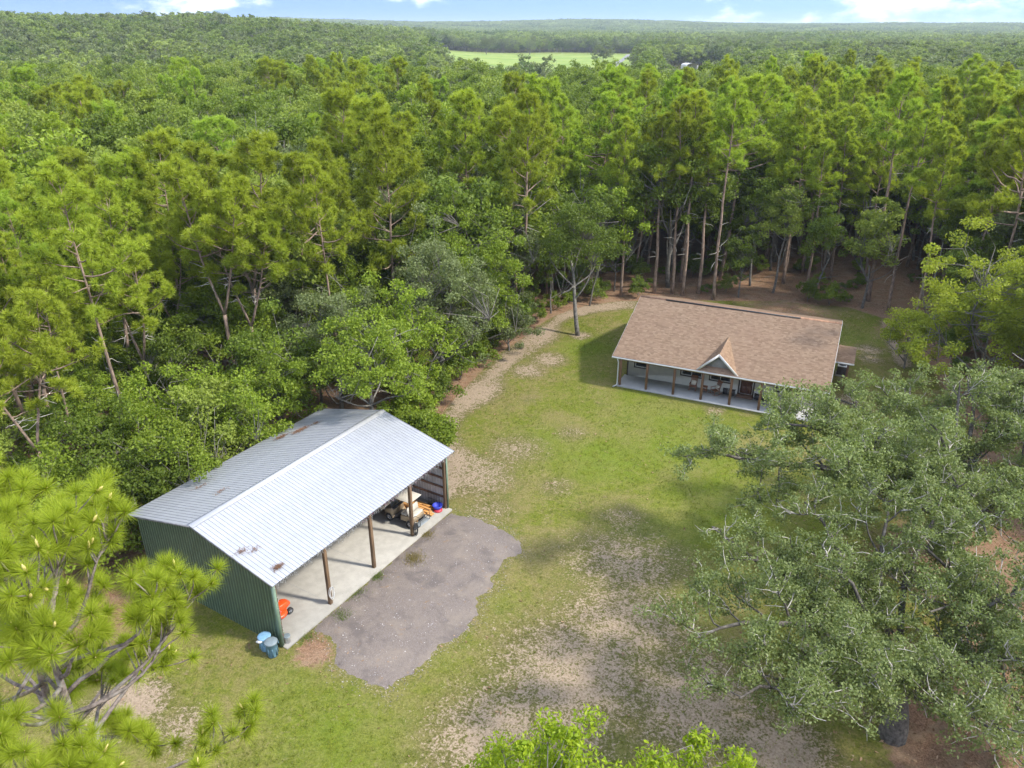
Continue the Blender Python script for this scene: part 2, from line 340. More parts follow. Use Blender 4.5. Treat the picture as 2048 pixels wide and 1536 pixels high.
def ground_material():
    m, t, b, out = newmat('ground')
    co = N(t, 'ShaderNodeTexCoord').outputs['Object']
    at = N(t, 'ShaderNodeAttribute'); at.attribute_name = 'zone'; sp = N(t, 'ShaderNodeSeparateColor'); t.links.new(at.outputs['Color'], sp.inputs[0])
    lush, sand, straw = sp.outputs[0], sp.outputs[1], sp.outputs[2]
    nf = noise(t, co, 9., 6, .75); nm = noise(t, co, 1.6, 6, .7, .6); nl = noise(t, co, .22, 4, .6, .4); nx_ = noise(t, co, 2.6, 8, .78, 1.0)
    grass = mixc(t, ramp(t, nf, .32, .68), (.076, .098, .010), (.165, .182, .026))
    grass = mixc(t, mth(t, 'MULTIPLY', lush, ramp(t, nm, .3, .65)), grass, mixc(t, nf, (.07, .135, .006), (.16, .232, .015)))
    dry = mixc(t, ramp(t, nf, .35, .65), (.15, .122, .048), (.245, .205, .088))
    dmask = mth(t, 'MULTIPLY', ramp(t, mth(t, 'ADD', mth(t, 'MULTIPLY', nl, .6), mth(t, 'MULTIPLY', nm, .5)), .44, .66, 0, .85), mth(t, 'SUBTRACT', 1., mth(t, 'MULTIPLY', lush, .75)))
    c = mixc(t, dmask, grass, dry)
    fl = ramp(t, noise(t, co, 3.1, 6, .78, .9), .53, .66, 0, .75); fl = mth(t, 'MULTIPLY', fl, mth(t, 'MULTIPLY', ramp(t, noise(t, co, .35, 3, .6), .38, .62, .25, 1.), mth(t, 'SUBTRACT', 1., mth(t, 'MULTIPLY', lush, .55))))
    c = mixc(t, fl, c, mixc(t, nf, (.20, .155, .085), (.31, .25, .15)))
    c = mixc(t, ramp(t, noise(t, co, 1.0, 5, .7, .4), .52, .70, 0, .55), c, mixc(t, nf, (.055, .085, .012), (.11, .14, .02)))
    c = mixc(t, ramp(t, sand, .15, .55, 0, .75), c, mixc(t, ramp(t, nf, .35, .65), (.078, .072, .024), (.175, .148, .07)))
    sandc = mixc(t, ramp(t, nf, .3, .7), (.225, .168, .115), (.365, .29, .212))
    sandc = mixc(t, ramp(t, nm, .52, .75, 0, .45), sandc, (.25, .19, .14))
    smask = ramp(t, mth(t, 'ADD', sand, mth(t, 'MULTIPLY', mth(t, 'ADD', mth(t, 'SUBTRACT', nx_, .5), mth(t, 'MULTIPLY', mth(t, 'SUBTRACT', nf, .5), .8)), 1.9)), .46, .70)
    c = mixc(t, mth(t, 'MULTIPLY', smask, ramp(t, sand, .12, .3)), c, sandc)
    strawc = mixc(t, ramp(t, noise(t, co, 14, 6, .8), .34, .66), (.12, .062, .036), (.36, .225, .145))
    strawc = mixc(t, ramp(t, noise(t, co, .7, 5, .7, .5), .42, .66, 0, .6), strawc, mixc(t, nf, (.19, .135, .085), (.38, .29, .20)))
    strawc = mixc(t, ramp(t, nm, .52, .7, 0, .6), strawc, mixc(t, nf, (.05, .06, .018), (.12, .12, .035)))
    qmask = ramp(t, mth(t, 'ADD', straw, mth(t, 'MULTIPLY', mth(t, 'SUBTRACT', nx_, .5), .9)), .42, .62)
    c = mixc(t, mth(t, 'MULTIPLY', qmask, ramp(t, straw, .08, .3)), c, strawc)
    c = mixc(t, at.outputs['Alpha'], c, mixc(t, ramp(t, noise(t, co, .03, 4), .35, .65), (.17, .25, .05), (.25, .31, .08)))
    t.links.new(c, b.inputs['Base Color']); b.inputs['Roughness'].default_value = .95; b.inputs['Specular IOR Level'].default_value = .1
    bn = N(t, 'ShaderNodeBump'); bn.inputs['Strength'].default_value = .7; bn.inputs['Distance'].default_value = .07
    t.links.new(mth(t, 'ADD', nf, mth(t, 'MULTIPLY', nx_, .7)), bn.inputs['Height']); t.links.new(bn.outputs[0], b.inputs['Normal'])
    return m
ground = g.build('ground', ground_material(), smooth=True, kind='structure')
zl, zs, zt, zf = zones(GP)
att = ground.data.attributes.new('zone', 'FLOAT_COLOR', 'POINT')
att.data.foreach_set('color', np.stack([zl, zs, zt, zf], -1).astype('f4').ravel())

# gravel pad: a raised lens of crushed stone with loose stones on it
def densify(poly, step, jit, rng):
    out = []
    for a, b in zip(poly, poly[1:] + poly[:1]):
        a = np.array(a); b = np.array(b); n = max(1, int(np.linalg.norm(b - a) / step))
        for k in range(n): out.append(tuple(a + (b - a) * k / n + rng.normal(size=2) * jit))
    return out
GR2 = densify(GRAVEL, .3, .07, rng)
pts = np.array([(x, y) for x in np.arange(-12, 2, .22) for y in np.arange(24.5, 42, .22)]); pts = pts + rng.normal(size=pts.shape) * .05
pts = pts[signed(pts, GRAVEL) > .12]
from mathutils.geometry import delaunay_2d_cdt
allp = [Vector(p) for p in GR2] + [Vector(p) for p in pts]; nb = len(GR2)
cv, ce, cf, *_ = delaunay_2d_cdt(allp, [(i, (i + 1) % nb) for i in range(nb)], [], 1, 1e-4)
cv = np.array([tuple(v) for v in cv]); sd = signed(cv, GRAVEL)
g = Geo(); g.add(np.column_stack([cv, np.where(sd < .02, -.05, -.04 + .07 * ss(sd / .5) + rng.normal(size=len(cv)) * .011 * (sd < .8) + .006 * np.sin(cv[:, 0] * 5) * np.sin(cv[:, 1] * 4))]), np.array([f for f in cf if len(f) == 3]))
def gravel_material():
    m, t, b, out = newmat('gravel')
    co = N(t, 'ShaderNodeTexCoord').outputs['Object']
    vo = N(t, 'ShaderNodeTexVoronoi'); vo.inputs['Scale'].default_value = 34; t.links.new(co, vo.inputs['Vector'])
    n1 = noise(t, co, .8, 5, .65, .5); nf = noise(t, co, 8, 5, .75)
    st = mixc(t, ramp(t, noise(t, co, 24, 4, .8), .3, .7), (.125, .103, .09), (.25, .213, .19))
    st = mixc(t, ramp(t, noise(t, co, .45, 5, .7, .6), .48, .62, 0, .75), st, (.125, .107, .1))
    c = mixc(t, ramp(t, n1, .45, .7, 0, .7), st, mixc(t, nf, (.20, .165, .132), (.295, .25, .21)))
    c = mixc(t, ramp(t, noise(t, co, 1.9, 6, .7, .8), .60, .70, 0, .75), c, (.24, .15, .08))
    t.links.new(c, b.inputs['Base Color']); b.inputs['Roughness'].default_value = .9; b.inputs['Specular IOR Level'].default_value = .2
    bn = N(t, 'ShaderNodeBump'); bn.inputs['Strength'].default_value = .6; bn.inputs['Distance'].default_value = .03
    t.links.new(vo.outputs['Distance'], bn.inputs['Height']); t.links.new(bn.outputs[0], b.inputs['Normal'])
    return m
pad = g.build('gravel_pad', gravel_material(), smooth=True, kind='structure')
def stone_material():
    m, t, b, out = newmat('stones'); gi = N(t, 'ShaderNodeNewGeometry').outputs['Random Per Island']
    cr_ = N(t, 'ShaderNodeValToRGB'); t.links.new(gi, cr_.inputs[0]); e = cr_.color_ramp.elements
    e[0].color = (.10, .09, .095, 1); e[1].color = (.62, .59, .57, 1); e[1].position = 1
    q = e.new(.5); q.color = (.20, .18, .185, 1); q = e.new(.88); q.color = (.32, .29, .29, 1)
    t.links.new(cr_.outputs[0], b.inputs['Base Color']); b.inputs['Roughness'].default_value = .85
    return m
n = 11000; P = np.column_stack([rng.uniform(-12, 1.5, n), rng.uniform(24.8, 41.5, n)]); P = P[signed(P, GRAVEL) > -.1 - np.abs(rng.normal(size=n)) * .35]
n = len(P); sz = rng.uniform(.012, .032, n)[:, None]
octa = np.array([(1,0,0),(0,1,0),(-1,0,0),(0,-1,0),(0,0,.8)])
V = octa[None] * (sz * rng.uniform(.6, 1.3, (n, 3)))[:, None] ; an = rng.uniform(0, 6.28, n)
Vx = V[..., 0] * np.cos(an)[:, None] - V[..., 1] * np.sin(an)[:, None]; Vy = V[..., 0] * np.sin(an)[:, None] + V[..., 1] * np.cos(an)[:, None]
V = np.stack([Vx + P[:, :1], Vy + P[:, 1:], V[..., 2] + np.where(signed(P, GRAVEL) > .5, .026, -.012)[:, None]], -1)
g = Geo(); g.add(V.reshape(-1, 3), (np.array([(0,1,4),(1,2,4),(2,3,4),(3,0,4)])[None] + 5 * np.arange(n)[:, None, None]).reshape(-1, 3))
tag(g.build('loose_gravel', stone_material(), kind='stuff'), 'loose grey stones strewn over the gravel pad', 'gravel')

# grass blades over the lawn
def grass_stuff():
    n = 60000
    P = np.column_stack([rng.uniform(-24, 38, n), 20 + 62 * rng.random(n) ** 1.35])
    lu, sa, st, _ = zones(P); bl2 = to_local(P, BARN0, BARN_T); hl2 = to_local(P, HOUSE0, HOUSE_T)
    ok = (st < .45) & (rng.random(n) > sa * 1.25) & (signed(P, GRAVEL) < -.03)
    ok &= ~((bl2[:, 0] > -.1) & (bl2[:, 0] < BL + .1) & (bl2[:, 1] > -.25) & (bl2[:, 1] < BW + .1))
    ok &= ~((hl2[:, 0] > .3) & (hl2[:, 0] < 17.4) & (hl2[:, 1] > -.15) & (hl2[:, 1] < 16))
    P = P[ok]; lu = lu[ok]; n = len(P); k = 4
    C = np.repeat(P, k, 0) + rng.normal(size=(n * k, 2)) * .05
    hgt = rng.uniform(.03, .075, n * k) * (1 + .8 * np.repeat(lu, k))
    A = np.column_stack([rng.normal(size=(n * k, 2)) * .035, hgt]); an = rng.uniform(0, 6.28, n * k)
    B = np.column_stack([np.cos(an), np.sin(an), an * 0]) * rng.uniform(.006, .014, n * k)[:, None]
    g = Geo(); g.needles(np.column_stack([C, np.full(n * k, -.05)]) + [0, 0, .0], A + [0, 0, .05], B)
    o = g.build('lawn_grass', leafmat('grass_blades', (.10, .135, .014), (.22, .235, .045), .3, 0, .1), kind='stuff')
    tag(o, 'short mown grass on the sandy lawn', 'grass')
grass_stuff()

# fallen leaves, twigs and straw on the wood floor and round the lawn
def litter_stuff():
    n = 90000; P = np.column_stack([rng.uniform(-34, 56, n), 18 + 78 * rng.random(n) ** 1.2]); lu, sa, st, _ = zones(P); b2 = to_local(P, BARN0, BARN_T); h2 = to_local(P, HOUSE0, HOUSE_T)
    ok = (rng.random(n) < np.clip(st * .9 + .035 + .12 * gauss(P, (20, 27), 9), 0, 1)) & ~((b2[:, 0] > -.1) & (b2[:, 0] < BL + .1) & (b2[:, 1] > -.4) & (b2[:, 1] < BW + .1)) & ~((h2[:, 0] > .3) & (h2[:, 0] < 17.4) & (h2[:, 1] > -.15) & (h2[:, 1] < 16))
    P = P[ok]; n = len(P); nr = unit(rand_unit(rng, n) * .45 + [0, 0, 1]); a = unit(np.cross(nr, rand_unit(rng, n))); b = np.cross(nr, a); z_ = rng.uniform(.03, .13, (n, 1))
    g = Geo(); g.leaves(np.column_stack([P, rng.uniform(-.01, .04, n)]), a * z_, b * z_ * rng.uniform(.12, .55, (n, 1)))
    tag(g.build('leaf_litter', leafmat('dead_leaves', (.12, .065, .035), (.40, .27, .17), .1, 0, .1), kind='stuff'), 'fallen brown leaves and straw on the wood floor', 'leaf litter')
litter_stuff()
def lawn_clumps():
    n = 4200; P = np.column_stack([rng.uniform(-22, 34, n), 21 + 58 * rng.random(n) ** 1.3]); lu, sa, st, _ = zones(P); b2 = to_local(P, BARN0, BARN_T); h2 = to_local(P, HOUSE0, HOUSE_T)
    ok = (st < .4) & (signed(P, GRAVEL) < -.1) & ~((b2[:, 0] > -.2) & (b2[:, 0] < BL + .2) & (b2[:, 1] > -.45) & (b2[:, 1] < BW + .1)) & ~((h2[:, 0] > .2) & (h2[:, 0] < 17.5) & (h2[:, 1] > -.3) & (h2[:, 1] < 16)); P = P[ok]; n = len(P); k = 16
    C = np.repeat(P, k, 0) + rng.normal(size=(n * k, 2)) * np.repeat(rng.uniform(.04, .17, n), k)[:, None]; A = np.column_stack([rng.normal(size=(n * k, 2)) * .06, rng.uniform(.03, .09, n * k)]); an = rng.uniform(0, 6.28, n * k); B = np.column_stack([np.cos(an), np.sin(an), an * 0]) * rng.uniform(.008, .018, n * k)[:, None]
    g = Geo(); g.needles(np.column_stack([C, np.full(n * k, -.03)]), A, B); tag(g.build('lawn_weeds', leafmat('weed_blades', (.11, .15, .016), (.24, .26, .05), .3, 0, .1), kind='stuff'), 'coarse grass clumps and weeds dotted over the lawn', 'weeds')
lawn_clumps()

# ------------------------------------------------------------------ trees: shared meshes
def limb(rng, p, d, L, n, wander=.25, lift=0., bend=None):
    P = [np.array(p, float)]; d = unit(np.array(d, float))
    for i in range(n):
        d = unit(d + rng.normal(size=3) * wander + np.array([0, 0, lift]) + (bend if bend is not None else 0))
        P.append(P[-1] + d * L / n)
    return np.array(P)
def tuft_needles(g, rng, tips, dirs, k, ln, wd, spread=1., m=0):
    n = len(tips); C = np.repeat(tips, k, 0); D = np.repeat(dirs, k, 0)
    u_ = unit(D * rng.uniform(.1, .9, (n * k, 1)) + rand_unit(rng, n * k) * spread)
    u_[:, 2] += .10; u_ = unit(u_)
    L_ = ln * rng.uniform(.75, 1.15, (n * k, 1)); side = unit(np.cross(u_, rand_unit(rng, n * k)))
    g.needles(C + u_ * .02, u_ * L_, side * wd * rng.uniform(.7, 1.2, (n * k, 1)), m)
def make_pine(seed, H=20, crown0=.5, rmax=3.2, nb=34, k=46, ln=.46, wd=.034, fork=False, stubs=8):
    rng = np.random.default_rng(seed); W = Geo(); L = Geo(); tips = []; dirs = []
    lean = rng.normal(size=2) * .25
    def axis_pts(p0, d0, h, n): return limb(rng, p0, d0, h, n, .035, .05)
    r0 = .17 * (H / 20) * rng.uniform(.9, 1.15)
    trunks = []
    if fork:
        lo = axis_pts((0,0,-.3), (lean[0]*.1, lean[1]*.1, 1), H * .45, 7); W.tube(lo, np.linspace(r0 * 1.15, r0 * .85, 8), 8)
        for sg in (-1, 1):
            hi = limb(rng, lo[-1], (sg * .3, .1 * sg, 1), H * (.55 if sg > 0 else .48), 9, .04, .07); W.tube(hi, np.linspace(r0 * .7, .03, 10), 7); trunks.append((hi, .35))
    else:
        tr = axis_pts((0,0,-.3), (lean[0]*.1, lean[1]*.1, 1), H, 14); rr = r0 * (1 - np.linspace(0, 1, 15) ** 1.2 * .88); rr[0] *= 1.25
        W.tube(tr, rr, 8); trunks.append((tr, crown0))
    for tr, c0 in trunks:
        nbt = nb // len(trunks)
        def at(t): x = t * (len(tr) - 1); i = min(int(x), len(tr) - 2); return tr[i] + (tr[i + 1] - tr[i]) * (x - i)
        for i in range(nbt):
            t = c0 + (1 - c0) * ((i + rng.random()) / nbt) ** .9; q = (t - c0) / (1 - c0)
            az = i * 2.4 + rng.normal() * .5; ln_b = rmax * (1.05 - .78 * q ** 1.6) * (.55 + .45 * min(1, q * 4 + .35)) * rng.uniform(.55, 1.15)
            el = -.05 + .75 * q + rng.normal() * .15
            d = (math.cos(az) * math.cos(el), math.sin(az) * math.cos(el), math.sin(el))
            P = limb(rng, at(t), d, ln_b, 6, .12, .10); rb = .055 * (1 - .6 * q) * ln_b / 3 + .012
            W.tube(P, np.linspace(rb, .012, 7), 4, cap=False)
            nsub = 4 + int(ln_b * 2.6)
            for j in range(nsub):
                s_ = rng.uniform(.5, 1.0); x = s_ * 6; a = min(int(x), 5); p = P[a] + (P[a + 1] - P[a]) * (x - a)
                bd = unit(P[a + 1] - P[a]); d2 = unit(bd * .6 + rand_unit(rng, 1)[0] * .85 + [0, 0, .45])
                l2 = rng.uniform(.35, .95) * (.6 + ln_b * .14); P2 = limb(rng, p, d2, l2, 3, .15, .15)
                W.tube(P2, np.linspace(.018, .008, 4), 3, cap=False)
                tips.append(P2[-1]); dirs.append(unit(P2[-1] - P2[-2]))
                if l2 > .55: tips.append(P2[-2] + rng.normal(size=3) * .08); dirs.append(unit(P2[-1] - P2[-2]))
            tips.append(P[-1]); dirs.append(unit(P[-1] - P[-2]))
        tips.append(tr[-1]); dirs.append(np.array([0, 0, 1.]))
        for i in range(stubs):
            t = rng.uniform(.22, c0); az = rng.uniform(0, 6.28); P = limb(rng, at(t), (math.cos(az), math.sin(az), rng.uniform(-.2, .4)), rng.uniform(.3, 1.7), 3, .25)
            W.tube(P, np.linspace(.032, .01, 4), 4, m=1)
    tuft_needles(L, rng, np.array(tips), np.array(dirs), k, ln, wd)
    return W.mesh('trunk', [M['pine_bark'], M['pale_twig']], True), L.mesh('crown', M['pine_leaf'])
def clump_leaves(g, rng, centers, rad, k, size, up=.5, aspect=.5, flat=.7, m=0):
    n = len(centers); rad = np.broadcast_to(np.asarray(rad, float), (n,))
    C = np.repeat(centers, k, 0); off = rand_unit(rng, n * k) * (rng.random((n * k, 1)) ** .45) * np.repeat(rad, k)[:, None]; off[:, 2] *= flat
    nr = unit(rand_unit(rng, n * k) + [0, 0, up] + off * .5 / np.repeat(rad, k)[:, None])
    a = unit(np.cross(nr, rand_unit(rng, n * k))); b = np.cross(nr, a)
    sz = size * rng.uniform(.65, 1.25, (n * k, 1)); g.leaves(C + off, a * sz * .5, b * sz * .5 * aspect, m)
def make_oak(seed, H=12, Rc=4.2, c0=.3, ntip=90, k=150, leaf=.26, clump=.85, r0=.2, leafmat_='oak_leaf', nmain=7, lobes=.35, bark='oak_bark', twigs=True, aspect=.55, bare=0):
    rng = np.random.default_rng(seed); W = Geo(); L = Geo()
    ph = rng.uniform(0, 6.28, 6); zc = H * (c0 + 1) / 2; hz = H * (1 - c0) / 2
    def shape(u_):
        az = np.arctan2(u_[:, 1], u_[:, 0]); return 1 + lobes * (np.sin(2 * az + ph[0]) * .5 + np.sin(3 * az + ph[1] + 3 * u_[:, 2]) * .6 + np.sin(5 * u_[:, 2] + ph[2] + az) * .5)
    u_ = rand_unit(rng, ntip * 3); u_ = u_[(u_[:, 2] > -.55)][:ntip]
    rr = (rng.random(len(u_)) ** .5 * .62 + .38) * shape(u_)
    T = u_ * rr[:, None] * [Rc, Rc, hz] + [0, 0, zc]; T[:, 2] = np.maximum(T[:, 2], H * c0 * .75)
    th = H * c0 + hz * .5
    tr = limb(rng, (0, 0, -.3), (rng.normal() * .08, rng.normal() * .08, 1), th, 6, .06, .05); W.tube(tr, np.linspace(r0 * 1.2, r0 * .6, 7), 8)
    nodes = [tr[3], tr[4], tr[5], tr[6]]
    for i in range(nmain):
        az = i * 6.283 / nmain + rng.normal() * .3; el = rng.uniform(.25, 1.25); s_ = tr[rng.integers(3, 7)]
        d = (math.cos(az) * math.cos(el), math.sin(az) * math.cos(el), math.sin(el)); ln_ = rng.uniform(.55, .9) * (Rc * math.cos(el) + hz * 1.2 * math.sin(el))
        P = limb(rng, s_, d, ln_, 6, .16, .06); W.tube(P, np.linspace(r0 * .5, r0 * .12, 7), 6, cap=False); nodes += list(P[2:])
    nodes = np.array(nodes)
    for p in T:
        d = np.linalg.norm(nodes - p, axis=1) + np.where(nodes[:, 2] > p[2] + .3, 1.5, 0); q = nodes[d.argmin()]
        mid = (p + q) / 2 + rng.normal(size=3) * .18 * np.linalg.norm(p - q); e_ = p + unit(p - q) * .25
        W.tube(np.array([q, mid, p, e_]), [r0 * .11 + .01, r0 * .07 + .008, .012, .006], 4, cap=False)
        if twigs:
            for _ in range(1):
                W.tube(np.array([mid * .3 + p * .7, p + rand_unit(rng, 1)[0] * clump * .9 + [0, 0, .1]]), [.01, .005], 3, cap=False)
    for i in range(bare):
        az = rng.uniform(0, 6.28); P = limb(rng, tr[rng.integers(2, 6)], (math.cos(az), math.sin(az), .5), rng.uniform(.7, 1.1) * Rc, 6, .22, .03); W.tube(P, np.linspace(r0 * .22, .01, 7), 4)
    keep = rng.random(len(T)) > -1
    clump_leaves(L, rng, T[keep], clump * rng.uniform(.6, 1.25, keep.sum()), k, leaf, aspect=aspect)
    return W.mesh('trunk', [M[bark], M['pale_twig']], True), L.mesh('crown', M[leafmat_])

PINES = [make_pine(101, 21, .54, 3.7, 32), make_pine(102, 20, .45, 4.1, 38), make_pine(103, 22, .6, 3.5, 30), make_pine(104, 19, .55, 4.8, 32), make_pine(105, 21, .5, 3.9, 44, fork=True), make_pine(106, 20, .64, 3.6, 24), make_pine(107, 18, .4, 3.4, 38)]
TALLPINES = [make_pine(111, 22, .58, 3.1, 30, stubs=12), make_pine(112, 23, .63, 2.9, 28, stubs=12), make_pine(113, 22, .54, 3.5, 34, stubs=10), make_pine(114, 22, .66, 3.3, 26, stubs=12)]
OAKS = [make_oak(201, 11, 3.7, .22), make_oak(202, 12.5, 4.3, .28, 105), make_oak(203, 10, 3.4, .2, 80), make_oak(204, 13, 4.0, .3, 100), make_oak(205, 9, 3.1, .15, 75), make_oak(206, 12, 4.6, .25, 110), make_oak(207, 11, 3.2, .2, 80)]
SLIMOAKS = [make_oak(221, 11, 2.3, .28, 60, 120, .25, .75, .12), make_oak(222, 9, 2.0, .25, 50, 120, .25, .7, .1), make_oak(223, 13, 2.6, .35, 64, 110, .25, .75, .13, bare=2), make_oak(224, 12, 2.3, .45, 45, 110, .25, .7, .12, bare=3)]
SHRUBS = [make_oak(231, 2.2, 1.3, .05, 22, 110, .2, .5, .04, 'oak_bright', 4, twigs=False), make_oak(232, 3.2, 1.5, .05, 26, 120, .22, .6, .05, 'oak_leaf', 5, twigs=False), make_oak(233, 1.2, .9, .05, 14, 90, .16, .35, .03, 'fern', 4, twigs=False)]
def plant(kind, name, data, loc, rz, sc, label, cat, group=None, leaf=None, z=None):
    zz = float(terrain(loc[0], loc[1])) if z is None else z
    t = thing(name, label, cat, (loc[0], loc[1], zz), rz, group, sc)
    link('trunk', data[0], t); c = link('crown', data[1], t)
    if leaf:
        c.material_slots[0].link = 'OBJECT'; c.material_slots[0].material = M[leaf]
    return t
# ------------------------------------------------------------------ pole barn
M['roof_metal'] = pmat('roof_metal', (.385, .40, .435), .42, .3, .06, 1.3, stain=(.34,.35,.38), stain_amt=.4)
M['rib_grey'] = pmat('rib_grey', (.21, .215, .235), .6, .2, .25, 3)  # darker grey for one flank of each roof rib, also used on slab joints
M['ridge_white'] = pmat('ridge_white', (.42, .43, .455), .4, .15, .04, 2)
def two_sided(name, front, back):
    m, t, b, out = newmat(name); co = N(t, 'ShaderNodeTexCoord').outputs['Object']
    n1 = noise(t, co, 2.2, 5); f = mixc(t, ramp(t, n1, .3, .7), [k * .88 for k in front], [k * 1.1 for k in front])
    k_ = mixc(t, ramp(t, n1, .3, .7), [k * .88 for k in back], [k * 1.1 for k in back])
    bf = N(t, 'ShaderNodeNewGeometry').outputs['Backfacing']; t.links.new(mixc(t, bf, f, k_), b.inputs['Base Color'])
    b.inputs['Roughness'].default_value = .45; b.inputs['Metallic'].default_value = .1
    return m
M['green_wall'] = two_sided('green_wall', (.046, .076, .048), (.42, .43, .45))
M['green_rib_lit'] = two_sided('green_rib_lit', (.125, .175, .115), (.50, .51, .53))  # lighter green paints in the light caught by the wall ribs
M['green_trim'] = pmat('green_trim', (.17, .25, .185), .5, .1, .1)
M['treated_wood'] = pmat('treated_wood', (.155, .098, .055), .85, var=.3, scale=5, stretch=(1,1,.2), bump=.3)
M['dark_wood'] = pmat('dark_wood', (.11, .06, .038), .85, var=.3, scale=4)
M['concrete'] = pmat('concrete', (.315, .30, .268), .8, var=.09, scale=2.2, stain=(.26,.245,.215), stain_amt=.4, bump=.1)
M['porch_slab'] = pmat('porch_slab', (.36, .36, .355), .75, var=.1, scale=1.5, stain=(.29,.29,.30), stain_amt=.4)
M['white_paint'] = pmat('white_paint', (.56, .56, .56), .5, var=.04)
M['black_rubber'] = pmat('black_rubber', (.025, .025, .027), .7, var=.2)
M['black_plastic'] = pmat('black_plastic', (.03, .03, .034), .45, var=.2)
M['chrome'] = pmat('chrome', (.6, .6, .62), .25, .9, .1)
M['beige_paint'] = pmat('beige_paint', (.32, .25, .165), .35, var=.06)
M['cream_vinyl'] = pmat('cream_vinyl', (.50, .47, .41), .5, var=.06)
M['orange_paint'] = pmat('orange_paint', (.72, .085, .015), .4, var=.1)
M['blue_bin'] = pmat('blue_bin', (.17, .32, .47), .5, var=.12, stain=(.30,.42,.52))
M['teal_bin'] = pmat('teal_bin', (.085, .17, .225), .55, var=.12)
M['grey_lid'] = pmat('grey_lid', (.16, .20, .22), .6, var=.12)
M['lumber'] = pmat('lumber', (.50, .25, .075), .8, var=.3, scale=4, stretch=(4,.4,4))
M['blue_tub'] = pmat('blue_tub', (.03, .05, .42), .4, var=.1)
M['red_tub'] = pmat('red_tub', (.45, .03, .05), .4, var=.1)
M['steel_grey'] = pmat('steel_grey', (.26, .29, .31), .5, .3, .1)
M['pine_litter'] = leafmat('pine_litter', (.13, .065, .04), (.24, .14, .085), .1, .1, .1)
SL = .2458; ZE = 4.224; OV = .4154; OG = .3225
def roof_z(y): return ZE + (min(y, BW - y) + OV) * SL
barn = thing('pole_barn', 'open-fronted pole barn with pale ribbed metal roof and dark green gable wall', 'barn', (*BARN0, 0), BARN_T)
g = Geo(); g.bbox((.02, -.32, -.12), (BL - .02, BW - .02, .1)); slab = g.build('floor_slab', M['concrete'], barn)
g = Geo()
for x in (BL * .25, BL * .5, BL * .75): g.bbox((x - .006, -.32, .1), (x + .006, BW - .1, .1015))
g.build('control_joints', M['rib_grey'], slab)
# roof panels, one object each
NP = 16; PW = (BL + 2 * OG) / NP
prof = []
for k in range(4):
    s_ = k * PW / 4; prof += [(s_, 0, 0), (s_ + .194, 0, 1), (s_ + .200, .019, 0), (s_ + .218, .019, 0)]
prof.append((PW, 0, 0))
def roof_panel(front):
    g = Geo(); V = []; ya, yb = (-OV, BW / 2) if front else (BW + OV, BW / 2)
    for x, dz, _ in prof: V += [(x, ya, ZE + dz), (x, yb, roof_z(BW / 2) + dz)]
    for i in range(len(prof) - 1):
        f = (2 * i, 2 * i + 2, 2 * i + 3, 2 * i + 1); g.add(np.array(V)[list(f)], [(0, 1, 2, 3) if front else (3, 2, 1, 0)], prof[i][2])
    return g.mesh('roof_panel', [M['roof_metal'], M['rib_grey']])
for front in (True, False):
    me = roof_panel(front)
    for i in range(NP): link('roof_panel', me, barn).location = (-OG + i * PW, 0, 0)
g = Geo(); zr = roof_z(BW / 2) + .045; c_ = BW / 2; wv = .24
g.prism([(c_ - wv, zr - wv * SL - .012), (c_, zr), (c_ + wv, zr - wv * SL - .012), (c_ + wv, zr - wv * SL - .03), (c_, zr - .014), (c_ - wv, zr - wv * SL - .03)], -OG - .02, BL + OG + .02, 'x')
g.build('ridge_cap', M['ridge_white'], barn)
# wall panels
def wall_panel(plane, at_, a, b, ztop, out):
    g = Geo(); n = 4; w_ = (b - a) / n; pr = []
    for k in range(n): s_ = a + k * w_; pr += [(s_, 0, 0), (s_ + w_ * .74, 0, 1), (s_ + w_ * .80, .03, 1), (s_ + w_ * .92, .03, 1)]
    pr.append((b, 0, 0))
    for (p, d1, m), (q, d2, _) in zip(pr[:-1], pr[1:]):
        if plane == 'x': V = [(at_ + out * d1, p, -.06), (at_ + out * d2, q, -.06), (at_ + out * d2, q, ztop(q)), (at_ + out * d1, p, ztop(p))]; nv = (out, 0, 0)
        else: V = [(p, at_ + out * d1, -.06), (q, at_ + out * d2, -.06), (q, at_ + out * d2, ztop(q)), (p, at_ + out * d1, ztop(p))]; nv = (0, out, 0)
        V = np.array(V); nn = np.cross(V[1] - V[0], V[2] - V[0]); g.add(V, [(0, 1, 2, 3) if nn @ np.array(nv) > 0 else (3, 2, 1, 0)], m)
    return g.mesh('wall_panel', [M['green_wall'], M['green_rib_lit']])
wtop = lambda y: roof_z(y) - .035
for at_, out in ((0, -1), (BL, 1)):
    for i in range(12):
        a, b = BW * i / 12, BW * (i + 1) / 12
        if a < BW / 2 < b: pass
        link('wall_panel', wall_panel('x', at_, a, b, wtop, out), barn)
me = wall_panel('y', BW, 0, BL / 15, lambda x: roof_z(BW) - .035, 1)
for i in range(15): link('wall_panel', me, barn).location = (i * BL / 15, 0, 0)
